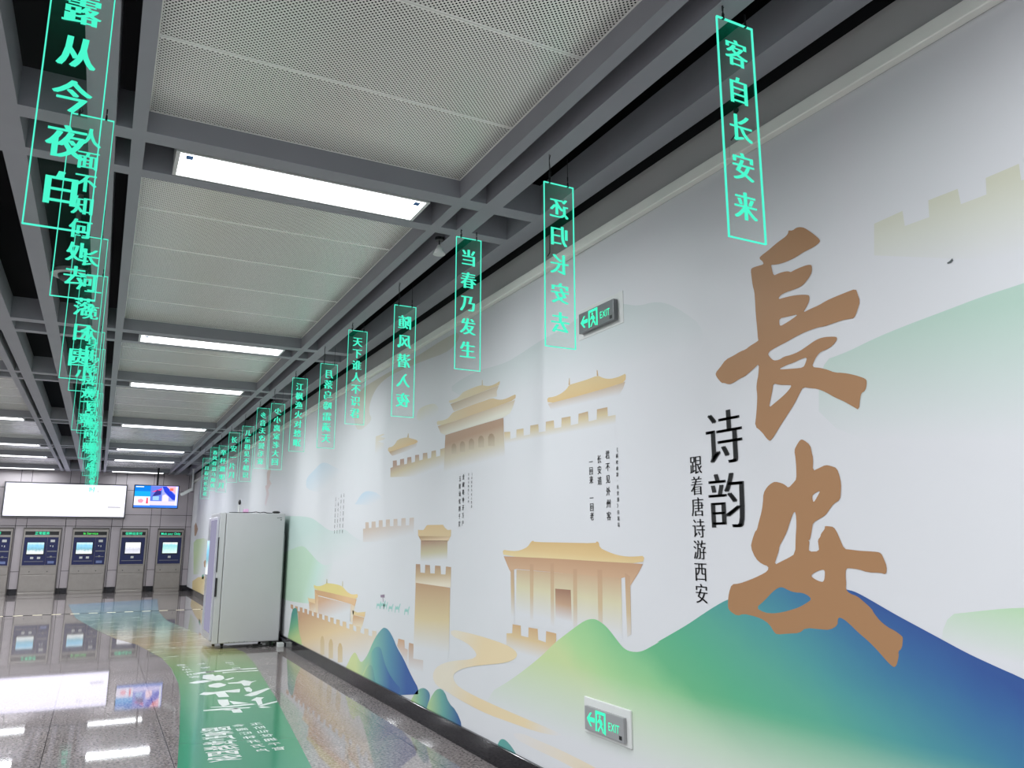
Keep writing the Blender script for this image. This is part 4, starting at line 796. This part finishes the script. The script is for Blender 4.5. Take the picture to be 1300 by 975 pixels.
# ------------------------------------------------------------------ ticket machines
def led_text(mb, s, x, y, z, size, off=.008):
    put_line(mb, s, lambda u, v: (x + u, y, z + v), size, off)
M_SCR = {}
def screen_mat(kind):
    if kind in M_SCR: return M_SCR[kind]
    m, nt, out = new_mat('screen_' + kind)
    L = nt.links.new
    tc = nt.nodes.new('ShaderNodeTexCoord'); sep = nt.nodes.new('ShaderNodeSeparateXYZ'); L(tc.outputs['Generated'], sep.inputs[0])
    nz = nt.nodes.new('ShaderNodeTexNoise'); nz.inputs['Scale'].default_value = 6; nz.inputs['Detail'].default_value = 5; L(tc.outputs['Generated'], nz.inputs['Vector'])
    t = math_node(nt, 'ADD', sep.outputs[2], math_node(nt, 'MULTIPLY', math_node(nt, 'SUBTRACT', nz.outputs['Fac'], .5), .7), True)
    r = nt.nodes.new('ShaderNodeValToRGB'); cr = r.color_ramp
    st = {'blue': [(0, (236, 240, 240)), (.25, (214, 226, 230)), (.4, (130, 180, 190)), (.7, (140, 205, 240)), (1, (200, 232, 250))],
          'white': [(0, (226, 226, 236)), (.4, (200, 202, 216)), (.6, (236, 236, 244)), (1, (246, 246, 252))],
          'mint': [(0, (214, 236, 232)), (.4, (180, 226, 222)), (.7, (150, 214, 220)), (1, (236, 246, 244))]}[kind]
    while len(cr.elements) < len(st): cr.elements.new(.5)
    for e, (q, c) in zip(cr.elements, st): e.position = q
    for e, (q, c) in zip(cr.elements, st): e.color = rgb(*c)
    L(t, r.inputs[0])
    e = nt.nodes.new('ShaderNodeEmission'); e.inputs[1].default_value = 0.55; L(r.outputs[0], e.inputs[0]); L(e.outputs[0], out.inputs[0])
    M_SCR[kind] = m; return m
def ticket_machine(x0, x1, wide, head, led, scr, label):
    yb = YF - .016; yf = yb - .11; xc = (x0 + x1) / 2
    t = empty('ticket_machine', (xc, yb, 0), label, 'ticket machine', 'ticket machines')
    # steel body: surround, header band, sloped sides
    mb = MB()
    mb.box(x0 + .02, x1 - .02, yf + .02, yb, .03, 1.82, .006, 1)
    mb.box(x0 + .015, x1 - .015, yf, yf + .02, .79, .815).box(x0 + .015, x0 + .055, yf, yf + .02, .815, 1.82, .006, 1).box(x1 - .055, x1 - .015, yf, yf + .02, .815, 1.82, .006, 1)
    mb.box(x0 + .055, x1 - .055, yf, yf + .02, 1.60, 1.66).box(x0 + .055, x1 - .055, yf, yf + .02, 1.765, 1.82)
    mb.build('housing', M_STEEL, t)
    mb = MB().box(x0 - .0, x0 + .02, yf + .03, yb, .0, 1.87).box(x1 - .02, x1, yf + .03, yb, .0, 1.87).box(x0 + .02, x1 - .02, yf + .05, yb, 1.82, 1.87)
    mb.build('surround_frame', M_STEELD, t)
    hd = MB().box(x0 + .06, x1 - .06, yf + .008, yf + .02, 1.663, 1.762).build('header_display', M_BLACK, t)
    mb = MB(); led_text(mb, head, xc, yf + .006, 1.712, min(.092, .8 * (x1 - x0) / (len(head) * (1.0 if ord(head[0]) > 999 else .55))))
    mb.build('lettering', led, hd, recalc=False)
    # navy fascia
    xd = x0 + .62 if wide else x1 - .055
    fa = MB(); fa.box(x0 + .056, xd - .003, yf + .006, yf + .02, .82, 1.597, .002, 1)
    if wide: fa.box(xd + .003, x1 - .056, yf + .006, yf + .02, .82, 1.597, .002, 1)
    fa = fa.build('fascia', M_NAVY, t)
    sx0 = x0 + .14 if wide else xc - .20; sx1 = sx0 + .41
    MB().box(sx0 - .02, sx1 + .02, yf + .003, yf + .006, 1.10, 1.47).build('screen_bezel', M_BLACK, fa)
    MB().box(sx0, sx1, yf + .001, yf + .003, 1.13, 1.45).build('touch_screen', screen_mat(scr), t)
    for q in ((.1, .27) if wide else (.165,)): MB().box(sx0 + q, sx0 + q + .08, yf - .004, yf + .006, .99, 1.05, .004, 1).build('card_reader', M_WHITE, t)
    mb = MB().box(x0 + .1, xd - .05, yf + .0, yf + .006, .915, .93)
    mb.build('ledge', M_GREYP, t)
    if wide:
        mb = MB().box(xd + .08, xd + .19, yf - .006, yf + .006, 1.46, 1.53, .004, 1); mb.build('coin_slot', M_WHITE, t)
        for q, z in ((.08, 1.34), (.14, 1.32)): MB().box(xd + q, xd + q + .022, yf + .0, yf + .006, z, 1.37).build('indicator', M_WHITE, t)
        MB().box(xd + .02, xd + .26, yf - .004, yf + .006, 1.19, 1.22).build('note_slot', M_GREYP, t)
        MB().box(xd + .03, xd + .25, yf - .001, yf + .006, 1.035, 1.05).sphere((xd + .13, yf, 1.05), .03, (1, .4, 1)).build('receipt_slot', M_GREYP, t)
        mb = MB().box(xd + .06, xd + .22, yf - .002, yf + .006, .86, .93, .004, 1); mb.build('ticket_tray', pmat('tray_blue', rgb(110, 124, 170), .3), t)
    # lower doors
    dr = MB().box(x0 + .03, x1 - .03, yf + .004, yf + .02, .565, .785, .004, 1).build('upper_door', M_STEEL, t)
    for k in (-.22, .22): MB().cyl((xc + k, yf + .004, .64), (xc + k, yf - .004, .64), .016).build('lock', M_STEELD, dr)
    MB().box(x0 + .03, x1 - .03, yf + .004, yf + .02, .10, .545, .004, 1).build('lower_door', M_STEEL, t)
    MB().box(x0 + .03, x1 - .03, yf - .01, yf + .02, .0, .06, .004, 1).build('kick_plate', M_STEEL, t)
TM = [(-3.08, -2.135, True, '正常服务', M_LED, 'blue', 'stainless ticket machine cut off by the left edge of the photo'),
      (-1.90, -.95, True, '正常服务', M_LED, 'blue', 'wide ticket machine under the light box with Chinese green header, left of another wide one'),
      (-.672, .282, True, 'In Service', M_LED2, 'blue', 'wide ticket machine with an In Service header'),
      (.575, 1.325, False, '仅移动支付', M_LED, 'white', 'narrow ticket machine with a white screen and Chinese header'),
      (1.60, 2.345, False, 'Mob pay Only', M_LED, 'mint', 'narrow ticket machine nearest the mural with English header')]
for a in TM: ticket_machine(*a)

# ------------------------------------------------------------------ light box and information screen
t = empty('map_lightbox', (-.9, YF - .015, 2.66), 'large glowing white map light box on the far wall above the ticket machines', 'light box')
mb = MB(); x0, x1, z0, z1, y0 = -2.49, .665, 2.15, 3.16, YF - .14
mb.box(x0, x1, y0 + .02, YF - .016, z0, z1)
mb.box(x0, x1, y0, y0 + .02, z0, z0 + .05).box(x0, x1, y0, y0 + .02, z1 - .04, z1).box(x0, x0 + .04, y0, y0 + .02, z0 + .05, z1 - .04).box(x1 - .04, x1, y0, y0 + .02, z0 + .05, z1 - .04)
mb.build('frame', pmat('lightbox_frame', rgb(84, 84, 86), .4, .3), t)
M_BOX = emat('lightbox_face', rgb(234, 231, 255), BOX_EMIT)
pn = MB().box(x0 + .041, x1 - .041, y0 + .008, y0 + .02, z0 + .051, z1 - .041).build('lit_panel', M_BOX, t)
mb = MB()
mb.box(.17, .52, y0 + .005, y0 + .0075, 2.455, 2.50)
mb.box(-.13, -.10, y0 + .005, y0 + .0075, 2.90, 2.97).box(-.06, -.04, y0 + .005, y0 + .0075, 2.90, 2.98).box(.0, .015, y0 + .005, y0 + .0075, 2.92, 2.98)
mb.build('printed_mark', emat('grey_print_backlit', rgb(200, 200, 204), .47), pn)

t = empty('hanging_screen', (1.42, 25.5, 3.1), 'bright blue information screen hanging before the far wall', 'screen')
MB().box(.805, 2.025, 25.5, 25.57, 2.43, 3.105, .008, 1).build('housing', M_BLACK, t)
MB().box(1.39, 1.445, 25.52, 25.56, 3.10, 3.612).box(1.30, 1.54, 25.57, 25.60, 2.7, 3.0).build('ceiling_pole', M_BLACK, t)
mb = MB(); cols = []
def quad(x0, x1, z0, z1, c, lay=0):
    mb.mi = len(cols); cols.append(c)
    mb.flat([[(x0, z0), (x1, z0), (x1, z1), (x0, z1)]], lambda u, v: (.83 + u * 1.17, 25.4985 - .0008 * lay, 2.45 + v * .635))
def pol(ps, c, lay=1):
    mb.mi = len(cols); cols.append(c)
    mb.flat([ps], lambda u, v: (.83 + u * 1.17, 25.4985 - .0008 * lay, 2.45 + v * .635))
quad(0, 1, 0, 1, (150, 160, 240))
quad(0, .36, .74, 1, (20, 120, 214), 1); quad(.02, .2, .92, .96, (236, 242, 250), 2); quad(0, .36, .5, .74, (30, 160, 232), 1); quad(0, .36, .1, .5, (236, 230, 250), 1); quad(0, 1, 0, .1, (60, 120, 216), 1)
pol([(.36, .3), (.36, .98), (.62, .98), (.62, .3)], (96, 120, 214)); pol([(.38, .72), (.62, .9), (.6, .8), (.44, .72)], (236, 60, 120), 2); pol([(.4, .5), (.6, .6), (.6, .76), (.5, .82)], (50, 50, 130), 2)
pol([(.62, .98), (.72, .98), (.95, .55), (.95, .36), (.88, .36), (.68, .72)], (40, 64, 200), 2); pol([(.72, .98), (.95, .98), (.95, .62)], (250, 170, 190), 2); pol([(.64, .3), (.64, .55), (.7, .62), (.78, .5), (.78, .3)], (250, 214, 232), 3)
pol([(.36, .12), (.36, .3), (.98, .3), (.98, .12)], (214, 206, 250), 2); pol([(.42, .34), (.42, .52), (.56, .52), (.56, .34)], (150, 190, 240), 3); pol([(.1, .22), (.18, .2), (.22, .32), (.16, .4), (.08, .34)], (244, 150, 170), 2); pol([(.27, .18), (.32, .18), (.31, .45), (.28, .45)], (226, 70, 90), 2); quad(.8, .88, .78, .9, (240, 110, 90), 3); quad(.94, .98, .12, .98, (232, 236, 250), 3)
mb.build('display', [emat('display_ink', rgb(*c), 0.62, False) for c in cols], t, recalc=False)

# security camera near the mural corner
t = empty('security_camera', (2.24, 24.0, 3.5), 'small pale bullet camera on a drop pole beside the far end of the mural', 'camera')
MB().cyl((2.24, 24.0, 3.5), (2.24, 24.0, 2.93), .022).cyl((2.24, 24, 3.48), (2.24, 24, 3.5), .05).build('drop_pole', M_WHITE, t)
b = bmesh.new(); bmesh.ops.create_cube(b, size=1.0); bmesh.ops.scale(b, vec=(.36, .09, .085), verts=b.verts); bmesh.ops.bevel(b, geom=list(b.edges), offset=.015, segments=2, affect='EDGES')
mb = MB(); mb.merge(b, Matrix.Translation((2.10, 24.0, 2.845)) @ Matrix.Rotation(-.55, 4, 'Y')); mb.build('camera_body', M_WHITE, t)
MB().cyl((1.955, 24, 2.755), (1.94, 24, 2.746), .03).build('lens', M_BLACK, t)

# ------------------------------------------------------------------ vending machine
vx0, vx1, vy0, vy1 = 1.575, 2.47, 12.2, 13.25
t = empty('vending_machine', ((vx0 + vx1) / 2, (vy0 + vy1) / 2, 0), 'tall white vending machine standing on casters against the mural', 'vending machine')
MB().box(vx0 + .06, vx1, vy0, vy1, .075, 1.90, .018, 3).build('cabinet', M_CAB, t)
dr = MB().box(vx0 - .03, vx0 + .054, vy0, vy1, .075, 1.90, .014, 3).build('door', M_CAB, t)
M_PURP = emat('lilac_backlit_panel', rgb(190, 188, 218), .27)
mb = MB().box(vx0 - .062, vx0 - .03, vy0 + .02, vy1 - .06, .12, 1.84, .006, 1); mb.build('door_frame', pmat('silver_frame', rgb(190, 190, 200), .3, .4), t)
MB().box(vx0 - .066, vx0 - .0621, vy0 + .05, vy1 - .35, .22, 1.80).build('lit_window', M_PURP, t)
MB().box(vx0 - .068, vx0 - .0621, vy1 - .32, vy1 - .08, 1.0, 1.5).build('screen', screen_mat('blue'), t)
mb = MB(); mb.box(vx0 - .036, vx0 - .008, vy0 - .012, vy0 + .006, .72, .98, .003, 1); mb.build('door_handle', M_BLACK, t)
mb = MB(); mb.box(vx0 - .034, vx0 - .022, vy0 - .006, vy0 + .004, 1.06, 1.55); mb.build('door_gasket', M_RUBBER, t)
mb = MB()
for x in (vx0 + .12, vx1 - .10):
    for y in (vy0 + .07, vy1 - .1):
        c = MB(); c.cyl((x - .014, y, .03), (x + .014, y, .03), .03, seg=16); c.box(x - .02, x + .02, y - .02, y + .02, .045, .078); c.build('caster', M_RUBBER, t)
mb = MB()
for k in range(9): mb.box(vx0 + .16 + k * .035, vx0 + .18 + k * .035, vy0 - .0008, vy0 + .0002, .085, .089 + .004 * (k % 2))
mb.box(vx1 - .12, vx1 - .095, vy0 - .0012, vy0 - .0004, 1.828, 1.838).box(vx1 - .09, vx1 - .05, vy0 - .0012, vy0 - .0004, 1.832, 1.842); mb.box(vx1 - .07, vx1 - .05, vy0 - .0012, vy0 - .0004, 1.80, 1.815)
mb.build('maker_mark', pmat('grey_ink', rgb(96, 100, 100), .5), t, recalc=False)
MB().box(vx1 - .008, vx1 + .03, vy0 + .08, vy0 + .9, .2, 1.6, .004, 1).build('rear_grille', M_GREYP, t)
# things on the roof of the machine
t = empty('antenna_camera', (1.84, 12.5, 1.9), 'short white pole with a black head on top of the vending machine', 'camera')
MB().cyl((1.84, 12.5, 1.9), (1.84, 12.5, 2.03), .014).cyl((1.84, 12.5, 1.9), (1.84, 12.5, 1.915), .03).build('pole', M_WHITE, t)
MB().sphere((1.845, 12.5, 2.065), .02, (1, 1, 2.0)).build('head', M_BLACK, t, True)
t = empty('small_box', (1.93, 12.45, 1.9), 'small pink and white box on top of the vending machine', 'box')
MB().box(1.90, 1.965, 12.4, 12.5, 1.9, 1.965, .003, 1).build('carton', pmat('pink_card', rgb(216, 172, 206), .6), t)
MB().box(1.899, 1.966, 12.399, 12.501, 1.9, 1.925, .003, 1).build('printed_band', pmat('magenta_print', rgb(168, 96, 142), .6), t)
t = empty('power_adapter', (2.36, 12.35, 1.9), 'flat black device lying on the rear of the vending machine roof', 'adapter')
MB().sphere((2.36, 12.35, 1.921), .06, (1, 1, .33)).build('body', M_BLACK, t, True)
tag(MB().tube([(1.68, 12.3, 1.906), (1.76, 12.26, 1.908), (1.84, 12.28, 1.906), (1.99, 12.25, 1.91), (2.05, 12.24, 1.918), (2.11, 12.26, 1.908), (2.16, 12.24, 1.918), (2.22, 12.27, 1.906), (2.30, 12.33, 1.906)], .006).build('cable', M_RUBBER, smooth=True), 'thin black cable lying along the roof of the vending machine', 'cable')
# cables and power strip on the floor behind the machine
t = empty('power_strip', (2.2, 12.28, 0), 'black power strip lying on the floor under the vending machine', 'power strip')
MB().box(2.12, 2.34, 12.25, 12.30, .0, .038, .006, 2).build('body', M_BLACK, t)
MB().box(2.25, 2.30, 12.24, 12.27, .004, .05, .006, 2).build('plug', M_GREYP, t)
tag(MB().tube([(2.02, 12.16, .009), (2.06, 12.13, .02), (2.14, 12.12, .009), (2.22, 12.12, .03), (2.3, 12.10, .03), (2.37, 12.11, .009), (2.41, 12.16, .012)], .008).build('cable', M_RUBBER, smooth=True), 'black cable looping on the floor at the foot of the vending machine', 'cable')
tag(MB().tube([(2.518, 12.2, .012), (2.517, 12.3, .02), (2.515, 12.42, .09), (2.516, 12.5, .25), (2.515, 12.6, .45)], .009).build('cable', M_RUBBER, smooth=True), 'black cable running up between the vending machine and the mural', 'cable')
tag(MB().box(2.43, 2.515, 12.02, 12.14, .0, .06, .008, 2).build('junction_box', M_WHITE), 'small white box on the floor behind the vending machine', 'box')

# ------------------------------------------------------------------ small ceiling fittings
t = empty('spot_detector', (1.88, 4.72, 3.5), 'small pale cone fitting hanging from a beam beside the nearest strip light', 'ceiling fitting')
MB().cyl((1.88, 4.72, 3.52), (1.88, 4.72, 3.46), .004).cyl((1.88, 4.72, 3.50), (1.88, 4.72, 3.52), .03).build('stem', M_WIRE, t)
MB().cyl((1.88, 4.72, 3.40), (1.88, 4.72, 3.465), .042, .012, 16).build('cone', M_WHITE, t)
t = empty('dome_fitting', (-.37, 6.9, 3.62), 'round white dome fitting seen through the second sign of the left row', 'ceiling fitting')
MB().cyl((-.37, 6.9, 3.56), (-.37, 6.9, 3.60), .15, .13, 24).cyl((-.37, 6.9, 3.60), (-.37, 6.9, 4.25), .02).build('mount', M_WHITE, t)
MB().sphere((-.37, 6.9, 3.56), .10, (1, 1, .6), 20).build('dome', M_BLACK, t, True)
for y, lab in ((2.58, 'bent wire hook on the grey wall above the ledge near the nearest sign'), (4.35, 'bent wire hook on the grey wall above the ledge left of the upper exit sign')):
    tag(MB().tube([(XW - .001, y, 3.53), (XW - .018, y, 3.52), (XW - .02, y, 3.40), (XW - .02, y + .03, 3.385)], .004, 6).sphere((XW - .006, y, 3.53), .014).build('wall_hook', M_WIRE), lab, 'hook')
